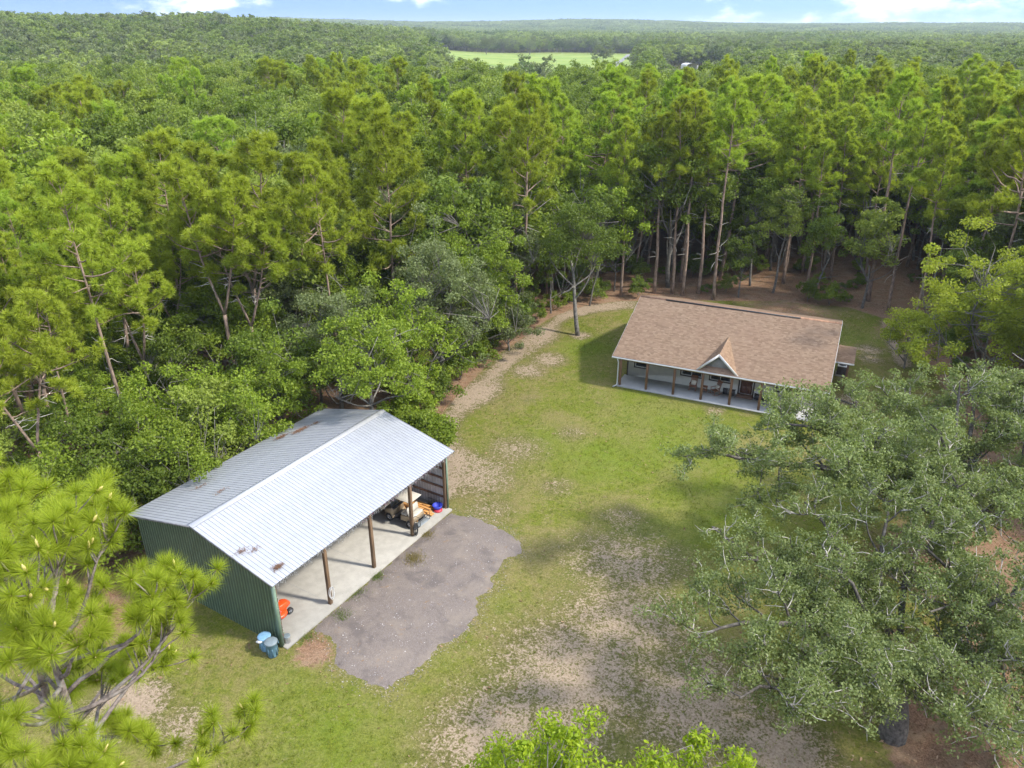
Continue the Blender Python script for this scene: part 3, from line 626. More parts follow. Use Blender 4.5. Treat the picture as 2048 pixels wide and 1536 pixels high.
# posts, header, girts, rafters
for k in range(5):
    x = [.11, BL * .25, BL * .5, BL * .75, BL - .11][k]
    g = Geo(); g.bevbox((x, .12, 2.0), (.19, .19, 4.0), .015); g.build('post', M['treated_wood'], barn)
    g = Geo(); g.bevbox((x, BW - .14, 2.0), (.17, .17, 4.0), .012); g.build('post', M['treated_wood'], barn)
    for s_ in (0, 1):
        g = Geo(); y0, y1 = (.0, BW / 2) if s_ == 0 else (BW, BW / 2)
        a = np.array((x, y0, roof_z(0) - .2)); b = np.array((x, y1, roof_z(BW / 2) - .2)); c2 = (a + b) / 2; L_ = np.linalg.norm(b - a)
        g.box(c2, (.05, L_, .22), rotx(math.atan2(b[2] - a[2], b[1] - a[1]))); g.build('rafter', M['dark_wood'], barn)
g = Geo(); g.bbox((0, .22, 3.83), (BL, .27, 4.1)); g.bbox((0, -.03, 3.83), (BL, .02, 4.1)); g.build('header_beam', M['dark_wood'], barn)
for z in (.75, 1.45, 2.15, 2.85, 3.5):
    g = Geo(); g.bbox((BL - .06, .22, z), (BL - .005, BW - .2, z + .14)); g.build('girt', M['dark_wood'], barn)
    g = Geo(); g.bbox((.005, .22, z), (.06, BW - .2, z + .14)); g.build('girt', M['dark_wood'], barn)
    g = Geo(); g.bbox((.2, BW - .06, z), (BL - .2, BW - .005, z + .14)); g.build('girt', M['dark_wood'], barn)
for i in range(9):
    for s_ in (0, 1):
        y = .1 + i * .62; yy = y if s_ == 0 else BW - y
        g = Geo(); g.bbox((-OG + .04, yy - .045, roof_z(yy) - .075), (BL + OG - .04, yy + .045, roof_z(yy) - .037)); g.build('purlin', M['dark_wood'], barn)
for x in (0, BL):
    g = Geo(); o_ = -1 if x == 0 else 1
    g.bbox((x + o_ * .045, -.03, .05), (x + o_ * .033, .12, roof_z(0) - .05)); g.bbox((x + o_ * .045, -.045, .05), (x - o_ * .1, -.033, roof_z(0) - .05)); g.build('corner_trim', M['green_trim'], barn)
    g = Geo()
    for y0, y1 in ((-OV, BW / 2), (BW + OV, BW / 2)):
        xo = x + o_ * (OG + .012); a = np.array((xo, y0, roof_z(y0) - .045)); b = np.array((xo, y1, roof_z(y1) - .045)); g.box((a + b) / 2, (.02, np.linalg.norm(b - a), .1), rotx(math.atan2(b[2] - a[2], b[1] - a[1])))
    g.build('rake_shadow_trim', M['rib_grey'], barn)  # strip coloured dark to stand in for the shadow beneath the roof edge
def bw(x, y): return to_world(BARN0, BARN_T, x, y)
# clumps of fallen needles on the roof
for x, y, r, n, lab in ((.66, .25, .14, 130, 'round brown needle clump near the front eave of the pale barn roof'), (.2, 2.15, .2, 60, 'sparse needle wisp on the pale roof above the barn gable'), (.7, 1.8, .16, 35, 'faint needle wisp beside the ridge side of the pale front roof'),
                       (10.9, 9.1, .3, 260, 'widest rust-brown needle drift on the grey back slope of the barn'), (9.8, 9.7, .24, 190, 'rust-brown needle drift by the back eave of the barn roof'), (12.0, 8.85, .18, 70, 'small needle drift at the far end of the barn back slope'),
                       (2.95, 6.9, .2, 40, 'small needle patch on the back slope close to the ridge'), (3.2, 9.0, .25, 35, 'thin needle scatter low on the near end of the back slope')):
    g = Geo(); C = np.column_stack([rng.normal(size=n) * r, rng.normal(size=n) * r * .45, np.zeros(n)])
    ay = y + C[:, 1]; C = np.column_stack([C[:, 0], C[:, 1], [roof_z(q) - roof_z(y) + .035 + rng.random() * .05 for q in ay]])
    an = rng.uniform(0, 6.28, n); A = np.column_stack([np.cos(an), np.sin(an), rng.uniform(-.05, .15, n)]) * .17; B = np.column_stack([-np.sin(an), np.cos(an), an * 0]) * .012
    g.needles(C, A, B); o = tag(g.build('needle_litter', M['pine_litter']), lab, 'pine needles', 'needle clumps on the barn roof')
    o.location = (*bw(x, y), roof_z(y)); o.rotation_euler = (0, 0, BARN_T)
# icicle string lights under the front eave and down the near corner
t = thing('string_lights', 'white icicle string lights hanging from the barn front eave', 'string lights', (*bw(0, 0), 0), BARN_T)
g = Geo(); b_ = Geo(); rb_ = Geo(); zz = ZE - .03; yl = -OV + .03
xs = np.linspace(-OG + .1, BL + OG - .1, 130); g.tube(np.column_stack([xs, np.full(130, yl), zz + .02 * np.sin(xs * 9)]), .008, 4)
def bulb(G, p, r): G.add(np.array([(1,0,0),(-1,0,0),(0,1,0),(0,-1,0),(0,0,1.4),(0,0,-1.4)]) * r + p, [(0,2,4),(2,1,4),(1,3,4),(3,0,4),(2,0,5),(1,2,5),(3,1,5),(0,3,5)])
for x in np.arange(-OG + .12, BL + OG - .1, .075):
    ln_ = rng.choice([.1, .18, .28, .4]) * rng.uniform(.8, 1.2); p0 = np.array((x, yl, zz)); p1 = p0 + [rng.normal() * .03, rng.normal() * .03, -ln_]
    g.tube(np.array([p0, (p0 + p1) / 2 + rng.normal(size=3) * .015, p1]), .006, 3, cap=False)
    for q in np.arange(.2, 1.01, .27): bulb(b_ if rng.random() < .72 or x < 6 else rb_, p0 + (p1 - p0) * q + rng.normal(size=3) * .012, rng.uniform(.013, .021))
zs_ = np.linspace(.5, 4.0, 40); vp = np.column_stack([.13 + .05 * np.sin(zs_ * 7), np.full(40, -.02) + .03 * np.cos(zs_ * 9), zs_]); g.tube(vp, .008, 4)
for p in vp[::1]: bulb(rb_ if rng.random() < .4 else b_, p + rng.normal(size=3) * .03, .02)
g.build('wire', M['steel_grey'], t); b_.build('bulbs', M['white_paint'], t, kind='stuff'); rb_.build('coloured_bulbs', pmat('pink_bulb', (.34, .10, .22), .4, var=.5, scale=30), t, kind='stuff')

# ------------------------------------------------------------------ things in and by the barn
def wheel_geo(par, x, y, r, w_, rim=.6, spokes=7):
    rt = roty(math.pi / 2) 
    g = Geo(); g.lathe([(r * .62, -w_ / 2), (r * .93, -w_ / 2), (r, -w_ * .3), (r, w_ * .3), (r * .93, w_ / 2), (r * .62, w_ / 2), (r * .62, -w_ / 2)], (0, 0, 0), 24, rt)
    ty = g.build('wheel', M['black_rubber'], par, True); ty.location = (x, y, r)
    g = Geo(); g.lathe([(.001, w_ * .2), (r * .16, w_ * .26), (r * .2, w_ * .18), (r * .52, w_ * .1), (r * .62, w_ * .42), (r * .62, -w_ * .42), (.001, -w_ * .42)], (0, 0, 0), 18, rt @ (np.diag([1, 1, -1.]) if x < 0 else np.eye(3)))
    for k in range(spokes):
        a = k * 2 * math.pi / spokes; sx = (1 if x > 0 else -1) * w_ * .36; g.box((sx, math.cos(a) * r * .38, math.sin(a) * r * .38), (.025, r * .5, r * .13), rotx(a))
    rm = g.build('rim', M['chrome'], ty); return ty
cart = thing('golf_cart', 'beige golf cart with cream roof and rear-facing seat parked in the barn', 'golf cart', (*bw(11.62, 1.5), .1), BARN_T)
for x in (-.5, .5):
    for y in (-.8, .8): wheel_geo(cart, x, y, .27, .21)
def section_body(secs, mats, name, par, smooth=True):
    """body lofted from rounded rectangle sections (y, half width, z0, z1, corner)"""
    g = Geo(); n = 16; rings = []
    for y, hw, z0, z1, r in secs:
        ring = []
        for cx, cz, a0 in ((hw - r, z1 - r, 0), (-hw + r, z1 - r, 90), (-hw + r, z0 + r, 180), (hw - r, z0 + r, 270)):
            for a in (0, 30, 60, 90): ring.append((cx + r * math.cos(R(a0 + a)), y, cz + r * math.sin(R(a0 + a))))
        rings.append(ring)
    V = np.array(rings).reshape(-1, 3); m_ = len(rings); F = []
    for i in range(m_ - 1):
        for j in range(n): F.append((i * n + j, i * n + (j + 1) % n, (i + 1) * n + (j + 1) % n, (i + 1) * n + j))
    g.add(V, F); n0 = 0
    g.F.append(np.array([[0, k + 1, k] for k in range(1, n - 1)])); g.M.append(np.zeros(n - 2, int)); b0 = (m_ - 1) * n
    g.F.append(np.array([[b0, b0 + k, b0 + k + 1] for k in range(1, n - 1)])); g.M.append(np.zeros(n - 2, int))
    return g.build(name, mats, par, smooth)
section_body([(.52, .55, .42, .98, .05), (.62, .57, .36, .97, .06), (.9, .56, .42, .86, .09), (1.18, .50, .42, .74, .1), (1.32, .40, .46, .64, .07)], M['beige_paint'], 'front_cowl', cart)
section_body([(-1.08, .54, .42, .70, .05), (-1.0, .57, .38, .76, .06), (-.2, .57, .38, .76, .06), (-.1, .55, .36, .70, .05)], M['beige_paint'], 'rear_body', cart)
for x in (-.5, .5):
    for y in (-.8, .8):
        g = Geo(); an = np.linspace(.15, math.pi - .15, 9); P = np.array([(x, y + .34 * math.cos(a), .27 + .34 * math.sin(a)) for a in an])
        V = []; 
        for p in P: V += [(p[0] - .11, p[1], p[2]), (p[0] + .11, p[1], p[2])]
        g.add(V, [(2 * i, 2 * i + 1, 2 * i + 3, 2 * i + 2) for i in range(8)]); g.build('fender', M['beige_paint'] if y > 0 else M['black_plastic'], cart, True)
g = Geo(); g.bevbox((0, .15, .33), (1.1, 1.0, .07), .02); g.build('floor_pan', M['black_plastic'], cart)
g = Geo(); g.bevbox((0, .5, .95), (1.05, .18, .14), .04); dash = g.build('dashboard', M['black_plastic'], cart)
g = Geo(); an = np.linspace(0, 2 * math.pi, 17)[:-1]; rt = rotx(R(-55)); P = np.column_stack([.17 * np.cos(an), .17 * np.sin(an), an * 0]) @ rt.T + [-.26, .3, 1.08]; g.tube(P, .016, 6, closed=True); g.tube(np.array([(-.26, .3, 1.08), (-.26, .52, .92)]), .018, 6); g.box((-.26, .3, 1.08), (.3, .03, .02), rt); g.build('steering_wheel', M['black_plastic'], cart)
for y, yb, sg, nm in ((-.32, -.56, 1, 'seat'), (-.86, -.64, -1, 'rear_seat')):
    g = Geo(); g.bevbox((0, y, .82), (1.05, .46, .13), .05); st_ = g.build(nm, M['cream_vinyl'], cart, True)
    g = Geo(); g.bevbox((0, yb, 1.1), (1.05, .1, .42), .045, rotx(R(-8 * -sg))); g.build('backrest', M['cream_vinyl'], st_, True)
g = Geo(); g.bevbox((0, .0, 1.86), (1.16, 1.9, .07), .033); g.bevbox((0, 0, 1.905), (1.0, 1.72, .03), .014); rf = g.build('roof', M['cream_vinyl'], cart, True)
for x in (-.5, .5):
    for pts_ in ([(x, .62, .95), (x, .68, 1.4), (x, .78, 1.84)], [(x, -.62, .8), (x, -.6, 1.4), (x, -.72, 1.84)]): g = Geo(); g.tube(np.array(pts_), .022, 6); g.build('roof_strut', M['black_plastic'], cart)
mw, tw_, bw_, ow_ = newmat('clear_windscreen'); bw_.inputs['Transmission Weight'].default_value = .9; bw_.inputs['Roughness'].default_value = .05; bw_.inputs['Base Color'].default_value = (.9, .95, .95, 1)
g = Geo(); g.box((0, .7, 1.4), (.96, .012, .82), rotx(R(-9))); g.build('windscreen', mw, cart)
g = Geo(); g.bevbox((0, -1.38, .36), (1.0, .42, .04), .015); g.build('rear_platform', M['steel_grey'], cart)
g = Geo()
for x in (-.47, .47): g.tube(np.array([(x, -1.05, .8), (x, -1.2, .98), (x, -1.55, .98), (x, -1.58, .4)]), .018, 6)
g.tube(np.array([(-.47, -1.56, .72), (.47, -1.56, .72)]), .016, 6); g.build('grab_rail', M['black_plastic'], cart)
for x in (-.4, .4): g = Geo(); g.lathe([(.001, .03), (.07, .02), (.08, 0), (.001, -.02)], (x, 1.24, .66), 12, rotx(R(-70))); g.build('headlight', M['white_paint'], cart)

mow = thing('riding_mower', 'orange riding mower with black seat just inside the near barn wall', 'mower', (*bw(1.25, 1.75), .1), BARN_T + R(-90))
for x in (-.42, .42): wheel_geo(mow, x, -.45, .25, .24, spokes=4); wheel_geo(mow, x * .85, .62, .18, .16, spokes=4)
section_body([(.05, .24, .36, .72, .06), (.15, .27, .33, .78, .08), (.6, .25, .33, .72, .09), (.82, .2, .36, .6, .08)], M['orange_paint'], 'hood', mow)
section_body([(-.75, .36, .38, .60, .06), (-.65, .42, .36, .66, .08), (-.2, .42, .36, .62, .08), (-.08, .36, .34, .5, .06)], M['orange_paint'], 'rear_fender', mow)
g = Geo(); g.bevbox((0, -.42, .72), (.46, .42, .12), .05); s_ = g.build('seat', M['black_plastic'], mow, True); g = Geo(); g.bevbox((0, -.64, .93), (.44, .1, .36), .045, rotx(R(10))); g.build('backrest', M['black_plastic'], s_, True)
g = Geo(); P = np.column_stack([.16 * np.cos(an), .16 * np.sin(an), an * 0]) @ rotx(R(-35)).T + [0, .02, .95]; g.tube(P, .015, 6, closed=True); g.tube(np.array([(0, .02, .95), (0, .15, .7)]), .02, 6); g.build('steering_wheel', M['black_plastic'], mow)
g = Geo(); g.lathe([(.001, .12), (.38, .12), (.48, .07), (.5, -.04), (.001, -.04)], (0, .12, .2), 20); g.build('mowing_deck', M['orange_paint'], mow)

def bin_(name, label, cat, loc, r, hgt, mb, ml, rz):
    t = thing(name, label, cat, (*loc, 0), rz)
    g = Geo(); g.lathe([(.001, .02), (r * .76, .0), (r * .8, .06), (r * .77, .1), (r * .93, hgt * .86), (r * .98, hgt * .88), (r, hgt * .95), (.001, hgt * .95)], (0,0,0), 24)
    for k in range(8): a = k * math.pi / 4; g.box((math.cos(a) * r * .86, math.sin(a) * r * .86, hgt * .48), (.03, .07, hgt * .7), rotz(a) @ roty(R(-4)))
    g.build('body', mb, t, True)
    g = Geo(); g.lathe([(r * 1.04, hgt * .92), (r * 1.06, hgt * .97), (r * .98, hgt * 1.0), (r * .5, hgt * 1.025), (.001, hgt * 1.03)], (0,0,0), 24); ld = g.build('lid', ml, t, True)
    g = Geo()
    for sg in (-1, 1): g.tube(np.array([(sg * r * .98, -.09, hgt * .82), (sg * r * 1.12, -.07, hgt * .8), (sg * r * 1.12, .07, hgt * .8), (sg * r * .98, .09, hgt * .82)]), .016, 5)
    g.build('handle', mb, t); return t
bin_('trash_can', 'light blue trash can touching the green barn wall', 'trash can', bw(-.50, .62), .31, .85, M['blue_bin'], M['blue_bin'], 1.2)
bin_('trash_can', 'slate teal trash can with grey lid at the barn corner', 'trash can', bw(-.62, .02), .31, .9, M['teal_bin'], M['grey_lid'], .4)
g = Geo(); g.bevbox((0, 0, 0), (.34, .22, .12), .05, rotx(.3)); o = tag(g.build('trash_bag', M['white_paint'], None, True), 'crumpled white bag poking from under the light blue can lid', 'bag'); o.location = (*bw(-.83, .62), .72); o.rotation_euler = (0, .3, 2.6)
def bucket(label, loc, r, hgt, mb, mtop, cat='bucket'):
    t = thing('bucket', label, cat, (*loc, .1)); g = Geo(); g.lathe([(.001, 0), (r * .85, 0), (r * .95, hgt * .9), (r, hgt * .92), (r, hgt), (r * .9, hgt), (.001, hgt * .9)], (0,0,0), 18); g.build('body', mb, t, True)
    g = Geo(); g.lathe([(r * 1.03, hgt * .9), (r * 1.03, hgt * 1.03), (r * .9, hgt * 1.04), (.001, hgt * 1.02)], (0,0,0), 18); g.build('lid', mtop, t, True)
    g = Geo(); g.tube(np.array([(r * math.cos(a), r * .6 * math.sin(a) + .02, hgt * .9 - .12 * math.sin(a)) for a in np.linspace(0, math.pi, 9)]), .006, 4); g.build('handle', M['steel_grey'], t)
bucket('white bucket with dark rim standing on the barn slab corner', bw(.32, -.02), .17, .4, M['white_paint'], M['grey_lid'])
bucket('short green bucket beside the white one inside the barn corner', bw(.36, .46), .16, .3, pmat('green_plastic', (.03, .14, .06), .5), pmat('green_plastic_lid', (.04, .18, .08), .5))
# lumber stack along the far gable wall
lab = ['long orange-brown board on top of the barn lumber pile', 'orange-brown board at the foot of the barn lumber pile']
pile = thing('lumber_pile', 'pile of orange-brown boards lying along the far inside wall of the barn', 'lumber', (*bw(13.3, 2.4), .1), BARN_T)
r2 = np.random.default_rng(5)
for lay in range(4):
    for j in range(6 - lay):
        g = Geo(); g.bevbox((0, 0, 0), (.14, r2.uniform(2.6, 3.6), .04), .004); o = g.build('board', M['lumber'], pile)
        o.location = ((j - 3) * .17 + r2.normal() * .03, r2.normal() * .3, .03 + lay * .05); o.rotation_euler = (0, 0, r2.normal() * .05)
for j in range(5):
    g = Geo(); g.bevbox((0, 0, 0), (.09, r2.uniform(1.2, 2.0), .04), .004); o = g.build('board', M['lumber'], pile); o.location = (-.75 - j * .06, -.5 + r2.normal() * .4, .03 + j * .012); o.rotation_euler = (0, 0, -.3 + r2.normal() * .35)
t = thing('toy_tub', 'blue round tub with red base by the far barn post', 'tub', (*bw(13.55, .42), .1)); g = Geo(); g.lathe([(.001, .18), (.22, .16), (.3, .38), (.33, .38), (.25, .14), (.001, .12)], (0,0,0), 20); g.build('basin', M['blue_tub'], t, True)
g = Geo(); g.lathe([(.001, 0), (.3, 0), (.3, .06), (.24, .13), (.001, .13)], (.02, -.06, 0), 18); g.build('base', M['red_tub'], t, True)
t = thing('wire_rack', 'black wire rack leaning at the far barn wall behind the tub', 'rack', (*bw(13.85, .95), .1), BARN_T); g = Geo()
for y in np.linspace(-.45, .45, 8): g.tube(np.array([(0, y, 0), (.08, y, .8)]), .014, 5)
for z in (.08, .4, .78): g.tube(np.array([(z * .1, -.47, z), (z * .1, .47, z)]), .014, 5)
g.build('bars', M['black_plastic'], t); g = Geo(); g.bbox((-.3, -.46, .0), (.0, .46, .03)); g.build('tray', M['black_plastic'], t)
def coil(name, label, cat, loc, rz, rx, rz2, n, rad, mat_, jit, seed):
    r3 = np.random.default_rng(seed); th_ = np.linspace(0, 2 * math.pi * n, n * 18); wob = np.cumsum(r3.normal(size=len(th_)) * jit)
    P = np.column_stack([rx * np.cos(th_) * (1 + .12 * np.sin(th_ * .37)), .05 * np.sin(th_ * .5) + .02, rz2 * np.sin(th_) + .05 * np.sin(th_ * .21)])
    P = np.vstack([P, [P[-1] + (.05, 0, -.15), P[-1] + (.0, .02, -.45)]]); g = Geo(); g.tube(P, rad, 5); o = tag(g.build(name, mat_, None, True), label, cat); o.location = loc; o.rotation_euler = (0, 0, rz); return o
coil('cord_coil', 'coiled white cord hanging on the second barn post', 'cord', (*bw(BL * .25 + .03, -.06), .85), BARN_T, .16, .36, 5, .014, M['white_paint'], .02, 3)
coil('hose_coil', 'black hose coiled at the foot of the post by the golf cart', 'hose', (*bw(BL * .75 + .12, -.1), .55), BARN_T + .2, .2, .38, 4, .022, M['black_rubber'], .02, 4)

# ------------------------------------------------------------------ house
def shingle_material():
    m, t, b, out = newmat('shingles'); gi = N(t, 'ShaderNodeNewGeometry').outputs['Random Per Island']
    cr_ = N(t, 'ShaderNodeValToRGB'); t.links.new(gi, cr_.inputs[0]); e = cr_.color_ramp.elements
    e[0].color = (.21, .142, .095, 1); e[1].color = (.33, .238, .162, 1); q = e.new(.35); q.color = (.262, .181, .122, 1); q = e.new(.7); q.color = (.29, .204, .138, 1)
    co = N(t, 'ShaderNodeTexCoord').outputs['Object']
    c = mixc(t, ramp(t, noise(t, co, .5, 4), .35, .7, 0, .2), cr_.outputs[0], (.30, .19, .135)); c = mixc(t, ramp(t, noise(t, co, 30, 3), .3, .7, 0, .2), c, (.20, .125, .09))
    t.links.new(c, b.inputs['Base Color']); b.inputs['Roughness'].default_value = .92; b.inputs['Specular IOR Level'].default_value = .2
    return m
M['shingle'] = shingle_material()
M['stucco'] = pmat('stucco', (.41, .40, .37), .85, var=.07, scale=2, bump=.3, bscale=60, stain=(.38,.37,.34), stain_amt=.3)
M['siding'] = pmat('siding', (.30, .31, .31), .75, var=.06)
M['post_stain'] = pmat('post_stain', (.16, .085, .045), .75, var=.25, scale=4, stretch=(1,1,.2))
M['dark_trim'] = pmat('dark_trim', (.055, .045, .04), .6, var=.15)
M['door_wood'] = pmat('door_wood', (.085, .035, .022), .45, var=.25, scale=5, stretch=(3,3,.4))
M['gutter'] = pmat('gutter', (.66, .67, .68), .4, .1, .05)
mg, tg, bg_, og_ = newmat('window_glass'); bg_.inputs['Base Color'].default_value = (.02, .025, .028, 1); bg_.inputs['Roughness'].default_value = .06; bg_.inputs['Specular IOR Level'].default_value = .8
M['glass'] = mg
HZE, HSL, HR, HL = 2.758, .3506, 8.127, 17.285
HB, HSB = 15.7, .305
def hz_(y): return HZE + HSL * y if y <= HR else HZE + HSL * HR - HSB * (y - HR)
house = thing('ranch_house', 'single-storey house with brown shingle roof and long post-lined front porch', 'house', (*HOUSE0, 0), HOUSE_T)
g = Geo(); g.bbox((.5, -.04, -.12), (17.15, 2.4, .12)); ps = g.build('porch_slab', M['porch_slab'], house)
g = Geo()
for x in (3.1, 5.4, 7.7, 10.0, 12.3, 14.7): g.bbox((x, -.04, .12), (x + .012, 2.37, .1215))
g.build('control_joints', M['rib_grey'], ps)
# walls with gable ends
g = Geo(); x0, x1, y0, y1 = .7, 16.6, 2.37, 15.2
g.bbox((x0, y0, -.1), (x1, y0 + .15, hz_(y0) - .2)); g.bbox((x0, y1 - .15, -.1), (x1, y1, hz_(y1) - .2))
for a, b in ((x0, x0 + .15), (x1 - .15, x1)): g.prism([(y0 + .15, -.1), (y1 - .15, -.1), (y1 - .15, hz_(y1 - .15) - .2), (HR, hz_(HR) - .2), (y0 + .15, hz_(y0 + .15) - .2)], a, b, 'x')
g.build('wall', M['stucco'], house)
g = Geo(); g.bbox((x0 - .012, y0 - .012, -.05), (x0 + .1, y0 + .1, 2.6)); g.build('corner_board', M['dark_trim'], house)
g = Geo(); g.bbox((.35, .06, 2.60), (17.0, y0 - .003, 2.635)); g.build('porch_ceiling', M['white_paint'], house)
# roof deck and shingle courses
roof = None
g = Geo(); g.prism([(0, HZE - .14), (HR, hz_(HR) - .16), (HB, hz_(HB) - .14), (HB, hz_(HB) - .012), (HR, hz_(HR) - .012), (0, HZE - .012)], 0, HL, 'x'); roof = g.build('roof', M['dark_trim'], house)
def shingles(o, du, dv, lu, lv, inside=None, seed=1):
    """courses of tabs: origin o at the eave, du along the eave, dv up the slope"""
    r_ = np.random.default_rng(seed); du = unit(np.array(du, float)); dv = unit(np.array(dv, float)); nr = np.cross(du, dv); V = []; F = []; k = 0; ex = .143
    for row in range(int(lv / ex) + 1):
        v0 = row * ex; v1 = min(v0 + ex * 1.08, lv); u = -r_.random() * .3
        while u < lu:
            w_ = r_.uniform(.16, .36); a, b = max(u, 0), min(u + w_, lu); u += w_
            if b - a < .02 or v1 - v0 < .02: continue
            if inside is not None and not inside((a + b) / 2, v0 + ex / 2): continue
            th_ = r_.uniform(.012, .021)
            for (uu, vv, hh) in ((a, v0, -.004), (b, v0, -.004), (a, v0, th_), (b, v0, th_), (a, v1, .004), (b, v1, .004)): V.append(o + du * uu + dv * vv + nr * hh)
            F += [(k, k + 1, k + 3, k + 2), (k + 2, k + 3, k + 5, k + 4)]; k += 6
    g = Geo(); g.add(V, F); return g
sf = math.hypot(HR, HR * HSL); sb = math.hypot(HB - HR, (HB - HR) * HSB); E0 = np.array
DX, DH, DY0, DYA = 8.78, 1.62, .42, 4.45      # porch gable: centre, half width, face, where its ridge dies into the roof
DRISE = hz_(DYA) - HZE
shingles(E0((0, -.06, HZE - .02)), (1,0,0), (0, 1, HSL), HL, sf + .06, None, 1).build('shingles', M['shingle'], roof, kind='stuff')
shingles(E0((HL, HB + .05, hz_(HB) - .015)), (-1,0,0), (0, -1, HSB), HL, sb + .05, None, 2).build('shingles', M['shingle'], roof, kind='stuff')
g = Geo(); g.prism([(HR - .2, hz_(HR) - .2 * HSL + .03), (HR, hz_(HR) + .045), (HR + .2, hz_(HR) - .2 * HSB + .03), (HR + .2, hz_(HR) - .2 * HSB + .01), (HR, hz_(HR) + .01), (HR - .2, hz_(HR) - .2 * HSL + .01)], 0, HL, 'x'); g.build('ridge_cap', pmat('ridge_shingle', (.27, .155, .10), .9, var=.3, scale=4), roof)
g = Geo(); g.bbox((2.4, HR - .26, hz_(HR) - .06), (14.0, HR - .10, hz_(HR) + .035)); g.build('ridge_vent', M['black_plastic'], roof)
# decorative porch gable
zb_ = HZE + .0; za = zb_ + DRISE
def dz(x): return za - abs(x - DX) * DRISE / DH
gd_ = Geo(); yF = .1
for sg in (-1, 1):
    e = E0((DX + sg * DH, yF, zb_)); p = E0((DX, yF, za)); q = E0((DX, DYA, za))
    # triangle of deck: eave corner, front apex, back apex
    gd_.add([e, p, q, e - [0, 0, .1], p - [0, 0, .1], q - [0, 0, .1]], [(0, 1, 2), (3, 5, 4)] if sg > 0 else [(0, 2, 1), (3, 4, 5)])
    gd_.add([e, p, p - [0, 0, .1], e - [0, 0, .1]], [(0, 3, 2, 1)] if sg > 0 else [(0, 1, 2, 3)])
gab = gd_.build('porch_gable', M['dark_trim'], house)
for sg in (-1, 1):
    sl_ = math.hypot(DH, DRISE)
    if sg > 0: o_ = E0((DX + DH, yF - .03, zb_ + .006)); du = (0, 1, 0); dv = (-DH, 0, DRISE); fn = lambda u, v, s2=sl_: u < (DYA - yF) * v / s2 + .10
    else: o_ = E0((DX - DH, DYA, zb_ + .006)); du = (0, -1, 0); dv = (DH, 0, DRISE); fn = lambda u, v, s2=sl_: (DYA - yF + .03 - u) < (DYA - yF) * v / s2 + .10
    shingles(o_, du, dv, DYA - yF + .03, sl_, fn, 5 + sg).build('shingles', M['shingle'], gab, kind='stuff')
g = Geo(); yw = .62; b0_ = hz_(yw); hw = (za - b0_) / DRISE * DH
g.prism([(DX - hw + .02, b0_ - .05), (DX + hw - .02, b0_ - .05), (DX, za - .12)], yw, yw + .08, 'y'); g.build('gable_face', M['siding'], gab)
for sg in (-1, 1):
    g = Geo(); a = E0((DX + sg * (DH + .06), yF - .06, zb_ - .09)); b = E0((DX, yF - .06, za - .03)); an_ = math.atan2(b[2] - a[2], b[0] - a[0]); g.box((a + b) / 2, (np.linalg.norm(b - a) + .06, .05, .17), roty(-an_)); g.build('rake_board', M['white_paint'], gab)
# gutter, fascia, downspout
g = Geo(); g.bbox((0, -.015, HZE - .2), (HL, .02, HZE - .03)); g.build('fascia', M['white_paint'], house)
g = Geo(); P_ = [(-.02, HZE - .05), (-.02, HZE - .17), (-.1, HZE - .17), (-.14, HZE - .1), (-.14, HZE - .045), (-.128, HZE - .045), (-.128, HZE - .095), (-.095, HZE - .158), (-.032, HZE - .158), (-.032, HZE - .05)]; k = len(P_)
V = [(x, p[0], p[1]) for x in (-.02, HL + .02) for p in P_]; g.add(V, [(i, (i + 1) % k, k + (i + 1) % k, k + i) for i in range(k)]); g.build('gutter', M['gutter'], house)
g = Geo(); g.tube(np.array([(.5, -.08, HZE - .16), (.5, -.06, HZE - .3), (.56, .0, HZE - .5), (.56, .0, .3), (.52, -.1, .12), (.3, -.35, .06)]), .05, 6); g.build('downspout', M['white_paint'], house)
for x in (0, HL):
    g = Geo(); o_ = -1 if x == 0 else 1
    for ya, yb in ((0, HR), (HB, HR)):
        a = E0((x + o_ * .015, ya, hz_(ya) - .09)); b = E0((x + o_ * .015, yb, hz_(yb) - .09)); g.box((a + b) / 2, (.03, np.linalg.norm(b - a), .15), rotx(math.atan2(b[2] - a[2], b[1] - a[1])))
    g.build('rake_board', M['white_paint'], house)
for k in range(8):
    g = Geo(); g.bevbox((.75 + k * 2.318, .12, 1.36), (.19, .19, 2.48), .015); g.build('porch_post', M['post_stain'], house)
g = Geo(); g.bbox((.6, .05, 2.46), (17.1, .19, 2.60)); g.build('porch_beam', M['post_stain'], house)
def window(x0, x1, z0, z1, panes):
    g = Geo(); yw_ = y0 - .04
    for a, b, c, d in ((x0 - .1, x1 + .1, z0 - .12, z0), (x0 - .1, x1 + .1, z1, z1 + .1), (x0 - .1, x0, z0, z1), (x1, x1 + .1, z0, z1)): g.bbox((a, yw_, c), (b, y0 - .002, d))
    w_ = g.build('window', M['dark_trim'], house)
    f = Geo(); pw = (x1 - x0) / panes
    for a, b, c, d in ((x0, x1, z0, z0 + .06), (x0, x1, z1 - .06, z1)): f.bbox((a, y0 - .03, c), (b, y0 - .003, d))
    for i in range(panes + 1): xx = min(max(x0 + i * pw, x0 + .035), x1 - .035); f.bbox((xx - .035, y0 - .03, z0 + .06), (xx + .035, y0 - .003, z1 - .06))
    f.build('window_frame', M['white_paint'], w_)
    for i in range(panes):
        p = Geo(); p.bbox((x0 + i * pw + .03, y0 - .014, z0 + .05), (x0 + (i + 1) * pw - .03, y0 - .006, z1 - .05)); p.build('pane', M['glass'], w_)
window(1.42, 2.5, 1.08, 2.15, 1); window(5.5, 7.25, 1.08, 2.15, 2); window(7.95, 9.65, 1.08, 2.15, 2); window(13.4, 15.1, 1.08, 2.15, 2)
g = Geo()
